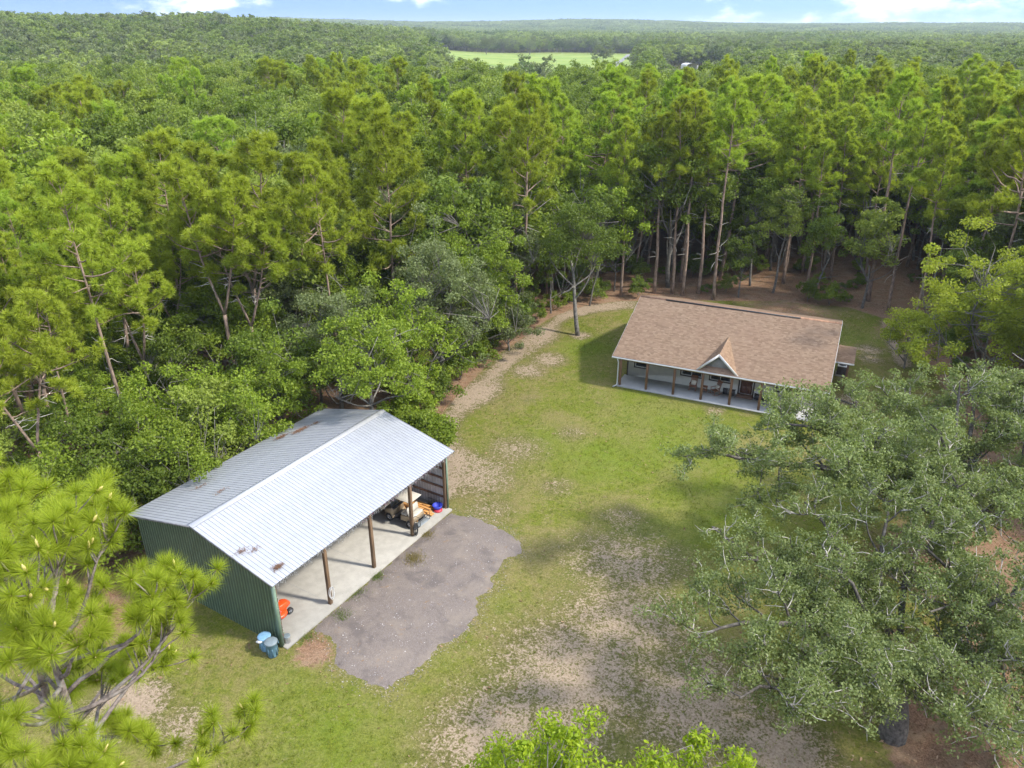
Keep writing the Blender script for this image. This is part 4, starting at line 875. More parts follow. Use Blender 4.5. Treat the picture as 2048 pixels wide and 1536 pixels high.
for a, b, c, d in ((10.3, 10.42, .12, 2.3), (11.5, 11.62, .12, 2.3), (10.42, 11.5, 2.2, 2.3)): g.bbox((a, y0 - .05, c), (b, y0 - .002, d))
dr = g.build('door', M['dark_trim'], house); g = Geo()
for a, b, c, d in ((10.42, 10.48, .3, 2.2), (11.44, 11.5, .3, 2.2), (10.48, 11.44, 2.13, 2.2), (10.42, 11.5, .27, .3)): g.bbox((a, y0 - .04, c), (b, y0 - .003, d))
g.build('door_frame', M['white_paint'], dr)
g = Geo(); g.bbox((10.48, y0 - .02, .3), (11.44, y0 - .005, 2.13))
for a, b, c, d in ((10.58, 10.92, .42, 1.0), (11.0, 11.34, .42, 1.0), (10.58, 10.92, 1.12, 1.95), (11.0, 11.34, 1.12, 1.95)): g.bevbox(((a + b) / 2, y0 - .022, (c + d) / 2), (b - a, .02, d - c), .008)
g.build('door_leaf', M['door_wood'], dr); g = Geo(); g.lathe([(.001, .06), (.03, .05), (.03, .02), (.012, 0)], (11.36, y0 - .02, 1.18), 10, rotx(R(90))); g.build('handle', M['chrome'], dr)
g = Geo(); g.bevbox((10.95, 2.05, .205), (1.3, .6, .17), .01); g.build('door_step', M['dark_wood'], house)
# side porch roof with its post
g = Geo(); g.prism([(7.15, 2.42), (9.45, 3.05), (9.45, 3.17), (7.15, 2.54)], 16.62, 18.8, 'x'); sr = g.build('side_roof', M['dark_trim'], house)
shingles(E0((16.62, 7.1, 2.53)), (1,0,0), (0, 2.3, .63), 2.18, 2.42, None, 9).build('shingles', M['shingle'], sr, kind='stuff')
g = Geo(); g.bbox((16.62, 7.03, 2.4), (18.82, 7.12, 2.52)); g.build('gutter', M['gutter'], sr)
g = Geo(); g.bevbox((18.4, 7.45, 1.2), (.14, .14, 2.44), .01); g.build('side_post', M['post_stain'], house)
g = Geo(); g.bevbox((18.4, 9.2, 1.45), (.14, .14, 2.95), .01); g.build('side_post', M['post_stain'], house)
def hw_(x, y): return to_world(HOUSE0, HOUSE_T, x, y)
ac = thing('air_conditioner', 'dark boxy air conditioner unit with white fan top beside the house', 'air conditioner', (*hw_(18.0, 10.6), 0), HOUSE_T)
g = Geo(); g.bbox((-.5, -.5, -.05), (.5, .5, .08)); g.build('pad', M['concrete'], ac)
g = Geo(); g.bevbox((0, 0, .48), (.76, .76, .78), .03)
for z in np.arange(.16, .84, .06):
    for a in range(4): g.box(rotz(a * math.pi / 2) @ np.array((0, -.385, z)), (.68, .014, .018), rotz(a * math.pi / 2))
g.build('cabinet', M['dark_trim'], ac); g = Geo(); g.bevbox((0, 0, .9), (.8, .8, .07), .03); tp = g.build('top_cover', M['white_paint'], ac)
g = Geo(); g.lathe([(.001, .0), (.3, 0), (.3, .012), (.001, .014)], (0, 0, .937), 24); 
for r_ in (.1, .18, .26): g.tube(np.array([(r_ * math.cos(a), r_ * math.sin(a), .955) for a in np.linspace(0, 6.283, 20)[:-1]]), .008, 4, closed=True)
g.build('fan_grille', M['black_plastic'], tp)
def rocker(label, loc, rz):
    t = thing('rocking_chair', label, 'rocking chair', (*loc, .12), rz, 'rocking chairs on the porch'); m_ = M['rocker']
    for sx in (-.27, .27):
        g = Geo(); g.tube(np.array([(sx, y, .03 + .16 * (y / .5) ** 2) for y in np.linspace(-.48, .5, 9)]), .022, 6); g.build('runner', m_, t)
        for y in (-.24, .22): g = Geo(); g.tube(np.array([(sx, y, .05), (sx, y - .0, .62 if y < 0 else .42)]), .024, 6); g.build('leg', m_, t)
        g = Geo(); g.bevbox((sx, -.03, .63), (.08, .52, .03), .01); g.build('armrest', m_, t)
    g = Geo()
    for k in range(6): g.bevbox((0, -.24 + k * .085, .41 - k * .006), (.54, .07, .025), .006)
    g.build('seat', m_, t)
    g = Geo(); rt = rotx(R(-16))
    for sx in np.linspace(-.25, .25, 7): g.box((sx, .33, .80), (.05, .022, .74), rt)
    g.box((0, .44, 1.14), (.58, .04, .12), rt); g.box((0, .24, .46), (.56, .035, .06), rt); g.build('backrest', m_, t)
    cu = thing('cushion', 'cream cushion propped in the ' + label, 'cushion', (*loc, .12), rz, 'porch cushions'); g = Geo(); g.bevbox((0, .19, .64), (.42, .13, .38), .06, rotx(R(-18))); g.build('pillow', M['cream_vinyl'], cu, True)
M['rocker'] = pmat('rocker', (.20, .085, .045), .6, var=.2)
rocker('brown rocking chair nearest the porch middle, facing the lawn', hw_(6.72, 1.62), HOUSE_T); rocker('brown rocking chair angled beside the small table', hw_(8.6, 1.55), HOUSE_T - .75)
t = thing('side_table', 'small brown side table between the two rocking chairs', 'table', (*hw_(7.66, 1.75), .12), HOUSE_T); g = Geo()
for k in range(5): g.bevbox((0, -.19 + k * .095, .48), (.5, .085, .025), .006)
g.build('tabletop', M['rocker'], t); g = Geo(); g.bevbox((0, 0, .2), (.42, .4, .02), .005); g.build('shelf', M['rocker'], t)
for sx in (-.2, .2):
    for sy in (-.19, .19): g = Geo(); g.bevbox((sx, sy, .235), (.045, .045, .47), .006); g.build('leg', M['rocker'], t)
def planter(label, x, w_):
    t = thing('planter_box', label, 'planter', (*hw_(x, 2.12), .12), HOUSE_T); g = Geo(); hw2 = w_ / 2
    for a, b in (((-hw2, -.17, 0), (hw2, -.14, .42)), ((-hw2, .14, 0), (hw2, .17, .42)), ((-hw2, -.14, 0), (-hw2 + .03, .14, .42)), ((hw2 - .03, -.14, 0), (hw2, .14, .42))): g.bbox(a, b)
    g.bbox((-hw2 - .02, -.19, .4), (-hw2 + .04, .19, .44)); g.bbox((hw2 - .04, -.19, .4), (hw2 + .02, .19, .44)); g.build('box', M['black_plastic'], t)
    g = Geo(); g.bbox((-hw2 + .03, -.14, .05), (hw2 - .03, .14, .36)); g.build('soil', M['dark_wood'], t)
planter('black planter box left of the front door', 9.88, .5); planter('wide black planter box right of the front door', 12.15, .85)
planter('small black planter box second left of the front door', 9.35, .36)

# ------------------------------------------------------------------ specimen trees
def live_oak(name, label, loc, seed, limbs, r0=.5, th=2.6, leaf=.15, k=85, tw=7, clump=.62, mat_='live_leaf', side_every=1.25, sub=.42, moss=12):
    """spreading oak: heavy limbs (azimuth, length, rise), side branches, pale twigs and leaf sprays"""
    rng = np.random.default_rng(seed); W = Geo(); B = Geo(); L = Geo(); Mo = Geo(); cen = []
    tr = limb(rng, (0, 0, -.3), (rng.normal() * .1, rng.normal() * .1, 1), th + .3, 5, .06, .05); W.tube(tr, np.linspace(r0 * 1.25, r0 * .85, 6), 10)
    for az, ln_, rise in limbs:
        a = R(az); n = max(6, int(ln_ / 1.1)); p = tr[-1] + rng.normal(size=3) * .12; d = unit(np.array((math.cos(a) * .8, math.sin(a) * .8, .9))); P = [p]
        for i in range(n):
            q = i / n; tz = (th + rise * (1 - (1 - min(1, q * 1.5)) ** 2)) 
            d = unit(d + rng.normal(size=3) * .2 + np.array((math.cos(a), math.sin(a), 0)) * .35); nx_ = P[-1] + d * ln_ / n; nx_[2] += (tz + rng.normal() * .25 - nx_[2]) * .45; P.append(nx_)
        P = np.array(P); rl = r0 * .55 * (ln_ / 14) ** .5; W.tube(P, np.linspace(rl, .035, len(P)), 7, cap=False)
        s_ = 1.6
        while s_ < ln_:
            x = s_ / ln_ * (len(P) - 1); i = min(int(x), len(P) - 2); p = P[i] + (P[i + 1] - P[i]) * (x - i); bd = unit(P[i + 1] - P[i])
            for sg in (-1, 1):
                if rng.random() < .2: continue
                sd_ = unit(np.cross(bd, (0, 0, 1.))) * sg; l2 = (sub * ln_ * (1 - s_ / ln_) ** .55 * .62 + 1.0) * rng.uniform(.6, 1.2)
                P2 = limb(rng, p, sd_ * .9 + bd * rng.uniform(.3, .9) + np.array((0, 0, rng.uniform(.0, .65))), l2, 6, .22, .03); W.tube(P2, np.linspace(rl * .28 * (1 - s_ / ln_) + .03, .018, 7), 5, cap=False)
                for j in range(max(3, int(tw * l2 / 2.4))):
                    f = rng.uniform(.25, 1.) * 6; b = min(int(f), 5); p2 = P2[b] + (P2[b + 1] - P2[b]) * (f - b); d3 = unit(P2[b + 1] - P2[b]) * .6 + rand_unit(rng, 1)[0] * .9 + [0, 0, .3]
                    P3 = limb(rng, p2, d3, rng.uniform(.7, 1.6), 4, .3, .02); B.tube(P3, np.linspace(.027, .010, 5), 3, cap=False); cen.append(P3[-1]); cen.append(P3[2])
                    if rng.random() < .8: d4 = rand_unit(rng, 1)[0] + [0, 0, .3]; P4 = limb(rng, P3[2], d4, rng.uniform(.3, .7), 2, .2); B.tube(P4, np.linspace(.014, .006, 3), 3, cap=False); cen.append(P4[-1])
            s_ += side_every * rng.uniform(.7, 1.3)
    cen = np.array(cen); keep = rng.random(len(cen)) > .16 + .34 * (np.sin(cen[:, 0] * 1.1 + seed) * np.sin(cen[:, 1] * 1.3) * np.sin(cen[:, 2] * 1.7) > .12); cen = cen[keep]
    clump_leaves(L, rng, cen, clump * rng.uniform(.5, 1.15, len(cen)), k // 3, leaf, .6, .55, .6)
    t = thing(name, label, 'tree', (loc[0], loc[1], 0)); W.build('trunk', M['live_bark'], t, True); B.build('twigs', M['pale_twig'], t); L.build('crown', M[mat_], t)
    if moss:
        pk = cen[rng.choice(len(cen), moss, False)]; kk = 26; C = np.repeat(pk, kk, 0) + rng.normal(size=(moss * kk, 3)) * [.16, .16, .05]
        A = np.column_stack([rng.normal(size=(moss * kk, 2)) * .07, -rng.uniform(.4, 1.1, moss * kk)]); an = rng.uniform(0, 6.28, moss * kk); Mo.needles(C, A, np.column_stack([np.cos(an), np.sin(an), an * 0]) * .018)
        Mo.build('hanging_moss', M['moss'], t, kind='stuff')
    return t
live_oak('live_oak', 'huge spreading live oak with long limb reaching over the lawn toward the house', (25.2, 36.5), 31, [(183, 17, 4.6), (165, 12, 5.6), (146, 8.5, 5.0), (122, 6.5, 5.4), (98, 7, 5.0), (70, 8, 5.4), (40, 9, 5.6), (5, 9, 5), (-40, 8.5, 5), (-85, 7.5, 5.2), (-130, 9, 4.6), (-160, 12, 4.2), (90, 4, 7.2), (200, 5, 7.2)], .55, 2.8, .15, 225, 9, .55)
live_oak('live_oak', 'shaggy live oak with thick dark trunk in the lower right corner of the yard', (16.6, 23.6), 32, [(178, 11.5, 4.0), (150, 9.0, 5.0), (120, 7.0, 5.4), (90, 7, 5.2), (55, 7, 5.2), (15, 7, 4.6), (-30, 6, 4.4), (202, 11, 3.6), (228, 8.5, 3.8), (275, 6, 3.6), (160, 4, 6.4)], .5, 2.9, .13, 225, 9, .5)
live_oak('live_oak', 'live oak with leaning trunks rooted in brown straw at the right edge', (22.0, 27.0), 33, [(200, 6.5, 4.4), (150, 6, 5.2), (100, 6.5, 5.4), (40, 7, 5), (-10, 7, 4.4), (-60, 7, 3.4), (-100, 6, 3.2), (240, 6, 4)], .36, 2.4, .135, 200, 8, .52)
live_oak('live_oak', 'grey-green live oak filling the right edge beyond the spreading oak', (35.5, 44.0), 34, [(180, 6.5, 4), (145, 6, 3.6), (110, 6, 3.2), (70, 6.5, 3.4), (30, 8, 4), (-10, 8, 4), (-60, 8, 4), (-110, 8.5, 4), (215, 9, 4)], .45, 2.6, .175, 170, 8, .58)
live_oak('live_oak', 'leafy oak at the bottom right corner, its lowest limb sweeping down', (21.5, 20.6), 35, [(180, 5.5, 3.0), (130, 6, 3.4), (80, 6, 3.8), (30, 6, 3.8), (-30, 6, 3.2), (-90, 6, 3), (225, 6, 2.4)], .3, 1.8, .125, 160, 8, .5, moss=4)

def near_pine(label, loc, seed, z0, z1, nb, lmax, azs, lean=(0, 0)):
    rng = np.random.default_rng(seed); W = Geo(); L = Geo(); Cn = Geo(); tips = []; dirs = []
    n = 18; z = np.linspace(-.3, z1, n); tr = np.column_stack([lean[0] * (z / z1) ** 2 + .12 * np.sin(z * .5 + seed), lean[1] * (z / z1) ** 2 + .12 * np.cos(z * .43), z]); W.tube(tr, .17 * (1 - .8 * (np.arange(n) / (n - 1)) ** 1.5), 9)
    for i in range(nb):
        q = (i + rng.random() * .8) / nb; zb = z0 + (z1 - z0) * q ** .9; a = R(azs[i % len(azs)] + rng.normal() * 16); ln_ = lmax * (1.05 - .72 * q ** 1.4) * rng.uniform(.65, 1.1); el = .05 + .7 * q
        p0 = np.array([np.interp(zb, z, tr[:, 0]), np.interp(zb, z, tr[:, 1]), zb]); P = limb(rng, p0, (math.cos(a) * math.cos(el), math.sin(a) * math.cos(el), math.sin(el)), ln_, 8, .16, .07); W.tube(P, np.linspace(.05 * (1 - .5 * q) + .008, .014, 9), 6)
        for j in range(5 + int(ln_ * 2.8)):
            f = rng.uniform(.5, 1.) * 8; b = min(int(f), 7); p = P[b] + (P[b + 1] - P[b]) * (f - b); d = unit(P[b + 1] - P[b]) * .8 + rand_unit(rng, 1)[0] * .75 + [0, 0, .45]
            P2 = limb(rng, p, d, rng.uniform(.3, .85), 4, .15, .12); W.tube(P2, np.linspace(.02, .011, 5), 5); tips.append(P2[-1]); dirs.append(unit(P2[-1] - P2[-2]))
        tips.append(P[-1]); dirs.append(unit(P[-1] - P[-2]))
    tips.append(tr[-1]); dirs.append(np.array([0, 0, 1.])); tips = np.array(tips); dirs = np.array(dirs)
    tz_ = rng.uniform(.8, 1.2, len(tips))
    for lo_, hi_, ln_ in ((.8, .93, .25), (.93, 1.06, .29), (1.06, 1.2, .33)):
        w_ = (tz_ >= lo_) & (tz_ < hi_ + .001); tuft_needles(L, rng, tips[w_], dirs[w_], 260, ln_, .0046, 1.25)
    for p, d in zip(tips, dirs):
        W.tube(np.array([p - d * .03, p + d * .05]), [.016, .01], 5, m=1)
        if rng.random() < .2:
            dd = unit(d + rand_unit(rng, 1)[0] * .5 + [0, 0, .3]); Cn.tube(np.array([p, p + dd * .05, p + dd * .12, p + dd * .17]), [.014, .03, .024, .006], 7)
    t = thing('pine_tree', label, 'tree', (loc[0], loc[1], 0)); W.build('trunk', [M['near_bark'], M['cone']], t, True); L.build('crown', M['pine_near'], t); Cn.build('cones', M['cone'], t, True, kind='stuff')
near_pine('close longleaf pine with big needle tufts in the lower left corner', (-8.0, 10.0), 41, 14.0, 20.3, 28, 3.5, [0, 20, -25, 40, 70, -50, 100, 150, 200, 10, -12, 260, 55, -80], (0, 0))
near_pine('close longleaf pine cut by the left edge of the picture', (-10.3, 12.2), 43, 12.8, 19.7, 24, 3.2, [0, 60, 120, -40, 30, 200, -80, 15, 280, -20])
near_pine('low close pine whose tufts fill the bottom left corner', (-7.4, 7.4), 47, 12.6, 17.6, 22, 2.7, [10, 60, -30, 120, 200, 30, -10, 90])

BSPEC = []
def leafy_tree(label, loc, seed, H, Rc, c0, ntip, k, leaf, clump, r0, mat_, sc=1, nmain=7, lobes=.35, name='oak_tree', group=None, aspect=.55, bare=0):
    return plant('oak', name, make_oak(seed, H, Rc, c0, ntip, k, leaf, clump, r0, mat_, nmain, lobes, aspect=aspect, bare=bare), loc, 0, sc, label, 'tree', group)
leafy_tree('bright lime-green young oak top at the bottom edge, left of two', (.3, 12.2), 51, 10.5, 3.6, .5, 330, 230, .15, .5, .14, 'turkey_leaf', lobes=.5, aspect=.42)
leafy_tree('bright lime-green young oak top at the bottom edge, right of two', (4.8, 12.2), 52, 10.8, 2.7, .5, 260, 230, .15, .46, .12, 'turkey_leaf', lobes=.5, aspect=.42)
leafy_tree('lone oak with bare grey trunk standing on the lawn beside the house', (6.64, 71.37), 53, 14, 3.9, .4, 95, 150, .22, .85, .2, 'oak_leaf', bare=1)
leafy_tree('tall yellow-green oak at the right edge above the live oaks', (38.0, 56.5), 54, 13.2, 5.4, .06, 200, 170, .22, .85, .2, 'yellow_leaf', lobes=.45)
leafy_tree('small yellow-green oak in front of the tall one, near the house side lawn', (35.6, 63.2), 55, 5.8, 2.5, .05, 75, 150, .18, .6, .09, 'yellow_leaf')
leafy_tree('yellow-green oak cut by the right edge behind the tall one', (46.5, 62.5), 56, 11.5, 4.6, .06, 150, 150, .22, .85, .18, 'yellow_leaf')
leafy_tree('grey-green rounded oak behind the middle of the barn roof', (-13.4, 52.6), 57, 11.5, 3.9, .12, 110, 170, .2, .75, .2, 'grey_leaf')
leafy_tree('bright green oak at the far end of the barn', (-8.6, 53.0), 58, 10.8, 3.7, .06, 100, 170, .22, .8, .19, 'oak_bright')
leafy_tree('tall grey-green oak leaning over the sand path', (-5.6, 58.4), 59, 13.5, 4.2, .12, 130, 170, .2, .8, .23, 'grey_leaf')
leafy_tree('fresh green oak at the bend of the sand path', (-3.6, 65.0), 60, 13, 3.9, .05, 110, 160, .22, .85, .2, 'oak_bright')
leafy_tree('low grey-green oak spilling over the sand path', (-.3, 67.4), 61, 5.5, 2.9, .04, 60, 150, .18, .65, .1, 'grey_leaf')
leafy_tree('oak overhanging the far end of the barn ridge', bw(16.2, 7.6), 62, 10.4, 3.7, .58, 90, 160, .2, .7, .17, 'oak_bright')
leafy_tree('dark green oak hugging the back eave of the barn', (-16.8, 49.6), 63, 9.5, 3.6, .15, 95, 160, .22, .8, .17, 'oak_leaf')
leafy_tree('mid-green oak beside the shrubs left of the barn back wall', (-22.2, 43.5), 64, 8.2, 3.7, .08, 100, 170, .2, .8, .15, 'oak_bright')
leafy_tree('round green oak left of the barn gable', (-25.8, 39.6), 65, 8.0, 3.6, .08, 100, 170, .2, .8, .15, 'oak_leaf')
for i, (x, y, H, Rc, mt, lab) in enumerate(((-1.5, 13.6, 7.2, 2.9, 'oak_bright', 'bushy oak off the near back corner of the barn'), (1.6, 13.4, 6.8, 2.6, 'oak_leaf', 'small oak behind the barn, nearest its left end'), (4.4, 13.3, 7.4, 2.7, 'oak_bright', 'light green oak behind the barn, second from its left end'), (7.2, 13.5, 8.2, 2.9, 'oak_leaf', 'oak with dark leaves behind the middle of the barn'), (9.8, 13.4, 7.6, 2.7, 'oak_bright', 'light green oak behind the right half of the barn'), (12.6, 13.2, 8.4, 3.0, 'oak_bright', 'leafy oak leaning over the far back corner of the barn'), (17.6, 4.4, 4.2, 1.7, 'oak_bright', 'low green bush-like oak beside the far gable of the barn'), (-5.2, 12.6, 7.6, 3.1, 'oak_bright', 'wide bushy oak left of the barn near the close pines'), (-4.6, 16.6, 8.2, 3.2, 'oak_leaf', 'round oak behind the wide bushy one left of the barn'))):
    wx, wy = bw(x, y); leafy_tree(lab, (wx, wy), 640 + i, H, Rc, .04 if i not in (5, 6) else .3, 80, 150, .21, .75, .13, mt); BSPEC.append((wx, wy, 1.8))
SPEC = BSPEC + [(25.2,36.5,8),(16.6,23.6,7),(22,27,5),(35.5,44,7),(21.5,20.6,5),(.2,12.6,4),(4.7,12.5,4),(6.64,71.37,3),(38.2,56.5,4.5),(35.6,63.2,3),(46.5,62.5,4),(-13.4,52.6,3),(-8.6,53,3),(-5.6,58.4,3),(-3.6,65,3),(-.3,67.4,2.5),(-12.2,49.4,2.4),(-16.8,49.6,2.8),(-22.2,43.5,2.8),(-25.8,39.6,2.8)]
# hand-placed pines: x, y, height, mesh, label
PINE_SPEC = [(-33.2,45.9,17.5,1,'straight pine with bare lower trunk nearest the left edge'),(-27.5,49.9,18.2,0,'slim straight pine rising left of the barn back corner'),(-28.4,42.4,15.0,5,'thin pine with crooked top nearest the barn gable'),(-21.4,54.4,19.4,4,'forked pine with two pale trunks behind the barn'),
    (-40.5,57,18.5,3,'broad-crowned pine at the left edge of the wood'),(-32.5,60,19,1,'pine with dense crown behind the slim straight pine'),(-18.5,62,18.2,3,'bushy pine behind the grey-green barn oak'),(-10.5,66,21.2,6,'tall narrow pine left of the sand path'),
    (18.6,84.6,21.2,('t',0),'leftmost of two straight pines behind the house ridge'),(19.7,83.9,21.6,('t',1),'second straight pine from the left behind the house ridge'),(22.9,82.4,22.0,('t',3),'leaning straight pine behind the middle of the house roof'),(32.8,88.5,21.4,('t',2),'pine with short trunk base seen over the house ridge'),
    (40.3,82.0,23.6,('t',1),'thick straight pine by the trail right of the house'),(40.9,78.3,20.5,('t',3),'leaning pine nearest the trail right of the house'),(9.7,92,20.5,3,'broad pine with fanned branches behind the lone lawn oak')]
for x, y, h_, v, lab in PINE_SPEC:
    d_ = TALLPINES[v[1]] if isinstance(v, tuple) else PINES[v]; H0 = (22, 23, 22, 22)[v[1]] if isinstance(v, tuple) else (21, 20, 22, 19, 21, 20, 18)[v]
    plant('pine', 'pine_tree', d_, (x, y), x * 3.1, (h_ / H0 * 1.03, h_ / H0 * 1.03, h_ / H0), lab, 'tree', 'pines of the surrounding wood'); SPEC.append((x, y, 1.6))
OAK_SPEC = [(12.0,85.5,8.5,1,'slim oak with pale trunk left of the house ridge'),(4.2,77.8,8.0,0,'slim oak at the wood edge left of the lone lawn oak'),(8.6,80.2,8.6,3,'slim oak directly behind the lone lawn oak'),(30.4,84.9,12.8,2,'pale-trunked oak behind the middle of the house'),(28.5,87.5,12.5,3,'bare-limbed oak left of the pale-trunked oak behind the house'),(26.0,83.2,8.0,1,'thin leafy oak sprouting just over the house ridge'),(34.5,83.2,11.0,0,'leafy oak over the right part of the house ridge')]
for x, y, h_, v, lab in OAK_SPEC:
    plant('oak', 'oak_tree', SLIMOAKS[v], (x, y), x, h_ / (11, 9, 13, 12)[v], lab, 'tree', 'oaks of the surrounding wood'); SPEC.append((x, y, 1.6))
def bare_tree(label, loc, H, seed):
    rng = np.random.default_rng(seed); W = Geo(); tr = limb(rng, (0,0,-.2), (0,0,1), H, 8, .06, .05); W.tube(tr, np.linspace(.13, .025, 9), 7); t = thing('dead_tree', label, 'tree', (*loc, float(terrain(*loc)))); W.build('trunk', M['pale_twig'], t)
    for i in range(9):
        g = Geo(); P = limb(rng, tr[rng.integers(2, 8)], rand_unit(rng, 1)[0] * [1, 1, .3], rng.uniform(1.2, 3.2), 6, .25, .03); g.tube(P, np.linspace(.045, .01, 7), 5)
        for j in range(5): g.tube(limb(rng, P[rng.integers(2, 7)], rand_unit(rng, 1)[0], rng.uniform(.4, 1.1), 4, .25), np.linspace(.018, .006, 5), 3)
        g.build('branch', M['pale_twig'], t)
    SPEC.append((*loc, 1.5))
bare_tree('bare pale dead tree right of the trail behind the house', (49.0, 85.0), 9.5, 71); bare_tree('grey snag poking out of the canopy at the left', (-62, 101), 16.5, 72); bare_tree('leafless grey snag on the wooded slope far left', (-150, 278), 17, 73)
# small shed glimpsed between the trees on the left
shed = thing('garden_shed', 'small pale-roofed shed glimpsed between the trees at far left', 'shed', (-48.5, 63.5, 0), .5)
g = Geo(); g.bbox((-1.6, -1.3, -.1), (1.6, 1.3, 2.1)); g.prism([(-1.3, 2.1), (1.3, 2.1), (0, 2.75)], -1.6, 1.6, 'x'); g.build('wall', M['siding'], shed)
for sg in (-1, 1):
    g = Geo(); g.box((0, sg * .72, 2.47), (3.5, 1.66, .05), rotx(-sg * math.atan2(.65, 1.3))); g.build('roof_panel', M['roof_metal'], shed)
g = Geo(); g.bbox((-.45, -1.33, 0), (.45, -1.302, 1.9)); g.build('door', M['white_paint'], shed); SPEC.append((-48.5, 63.5, 4))
SPEC.append((-44.5, 58.5, 3.2))

# ------------------------------------------------------------------ the surrounding wood
def jgrid(x0, x1, y0, y1, sp, r_):
    X, Y = np.meshgrid(np.arange(x0, x1, sp), np.arange(y0, y1, sp * .87)); X = X + (np.arange(X.shape[0]) % 2)[:, None] * sp / 2
    P = np.stack([X.ravel(), Y.ravel()], -1); return P + r_.uniform(-.36, .36, P.shape) * sp
def outside(P, margin=1.0):
    ok = signed(P, CLEAR) < -margin
    b = to_local(P, BARN0, BARN_T); ok &= ~((b[:, 0] > -3.5) & (b[:, 0] < BL + 2.5) & (b[:, 1] > -3) & (b[:, 1] < BW + 2.6))
    h2 = to_local(P, HOUSE0, HOUSE_T); ok &= ~((h2[:, 0] > -3) & (h2[:, 0] < 22) & (h2[:, 1] > -3) & (h2[:, 1] < 19))
    for x, y, r_ in SPEC: ok &= np.hypot(P[:, 0] - x, P[:, 1] - y) > r_
    ok &= seg_dist(P, TRAIL) > 2.2
    ok &= ~((P[:, 1] < 36) & (P[:, 0] > -30) & (P[:, 0] < 45))
    return ok
def hmax(P):
    """how tall the wood grows where the pasture, the white barn and the green roof show over it"""
    d = P[:, 1]; a = P[:, 0] / np.maximum(d, 1); h_ = np.full(len(P), 40.)
    m = (a > -.10) & (a < .17); h_[m] = 28 - .046 * d[m]
    m = (a > .172) & (a < .262); h_[m] = np.minimum(h_[m], 28 - .049 * d[m])
    m = (a > .004) & (a < .060); h_[m] = np.minimum(h_[m], 28 - .079 * d[m])
    far = (d > 392) & (a < .17) | (d > 620) | ((d > 345) & (a > .004) & (a < .060)); h_[far] = 40; return h_
r5 = np.random.default_rng(77)
view = lambda P: (np.abs(P[:, 0]) < .74 * P[:, 1] + 6)          # what the photograph can see
wide = lambda P: (np.abs(P[:, 0]) < 1.05 * P[:, 1] + 22)         # the wood goes on beside it
pines = jgrid(-210, 210, 38, 230, 5.9, r5); pines = pines[wide(pines) & outside(pines, 1.5)]
d_ = np.hypot(*pines.T); a_ = pines[:, 0] / pines[:, 1]
patch = np.sin(pines[:, 0] / 13 + 1.1) * np.sin(pines[:, 1] / 17 + .6) + .5 * np.sin(pines[:, 0] / 7 - pines[:, 1] / 9)
keep = r5.random(len(pines)) < np.where(a_ < -.02, .54 + .38 * patch - .22 * ss((d_ - 75) / 40), np.where((pines[:, 0] > 8) & (d_ < 108), .98, .66)) * (1 - ss((d_ - np.where(a_ < -.12, 150, np.where(a_ < .2, 112, 135))) / 60))
pines = pines[keep]; hp = r5.uniform(15.5, 22.5, len(pines)) + np.where(pines[:, 0] > 5, 1.0, 0) - np.where((pines[:, 0] < -10) & (pines[:, 1] < 75), 1.5, 0)
hm = hmax(pines); ok = hm > 15; pines = pines[ok]; hp = np.minimum(hp[ok], hm[ok])
oaks = jgrid(-220, 220, 37, 240, 4.7, r5); oaks = oaks[wide(oaks) & outside(oaks, 1.2)]
dp_ = np.array([np.hypot(pines[:, 0] - p[0], pines[:, 1] - p[1]).min() for p in oaks]); sgn = signed(oaks, CLEAR); a_ = oaks[:, 0] / oaks[:, 1]
edge_right = (oaks[:, 0] > 8) & (sgn > -12)
nearleft = (oaks[:, 0] < -12) & (oaks[:, 1] < 62)
oaks = oaks[((dp_ > 1.2) | nearleft) & (r5.random(len(oaks)) < np.where(edge_right, .25, np.where(nearleft, 1., .88)))]
ho = r5.uniform(8.5, 17, len(oaks)); ho = np.where((oaks[:, 1] < 62) & (oaks[:, 0] < 0), r5.uniform(5.5, 9.5, len(oaks)), ho); ho = np.where(np.hypot(*oaks.T) > 85, ho + 2.0, ho)
hm = hmax(oaks); ok = hm > 6; oaks = oaks[ok]; ho = np.minimum(ho[ok], hm[ok])
PH = (21, 20, 22, 19, 21, 20, 18); TH = (22, 23, 22, 22); OH = (11, 12.5, 10, 13, 9, 12, 11); SH = (11, 9, 13, 12)
def wood_label(kind, p):
    x, y = p; a = x / y; e_ = -float(signed(np.array([p]), CLEAR)[0]); row = 'on the edge' if e_ < 9 else ('a little inside' if e_ < 28 else 'deep inside')
    if x < -12 and y < 75: w_ = 'of the near wood left of the barn'
    elif a < -.38: w_ = 'of the wood at the far left'
    elif a < -.12: w_ = 'of the left wood behind the barn'
    elif a < .16: w_ = 'of the middle wood between sand path and pasture'
    elif a < .42: w_ = 'of the wood right behind the house'
    else: w_ = 'of the wood right of the trail'
    k_ = ('tall pine ' if a >= .16 else 'pine with yellow-green tufts ') if kind == 'pine' else ('leafy oak under the pines ' if a >= .16 else 'rounded oak ')
    return k_ + row + ' ' + w_, ('pines ' if kind == 'pine' else 'oaks ') + row + ' ' + w_
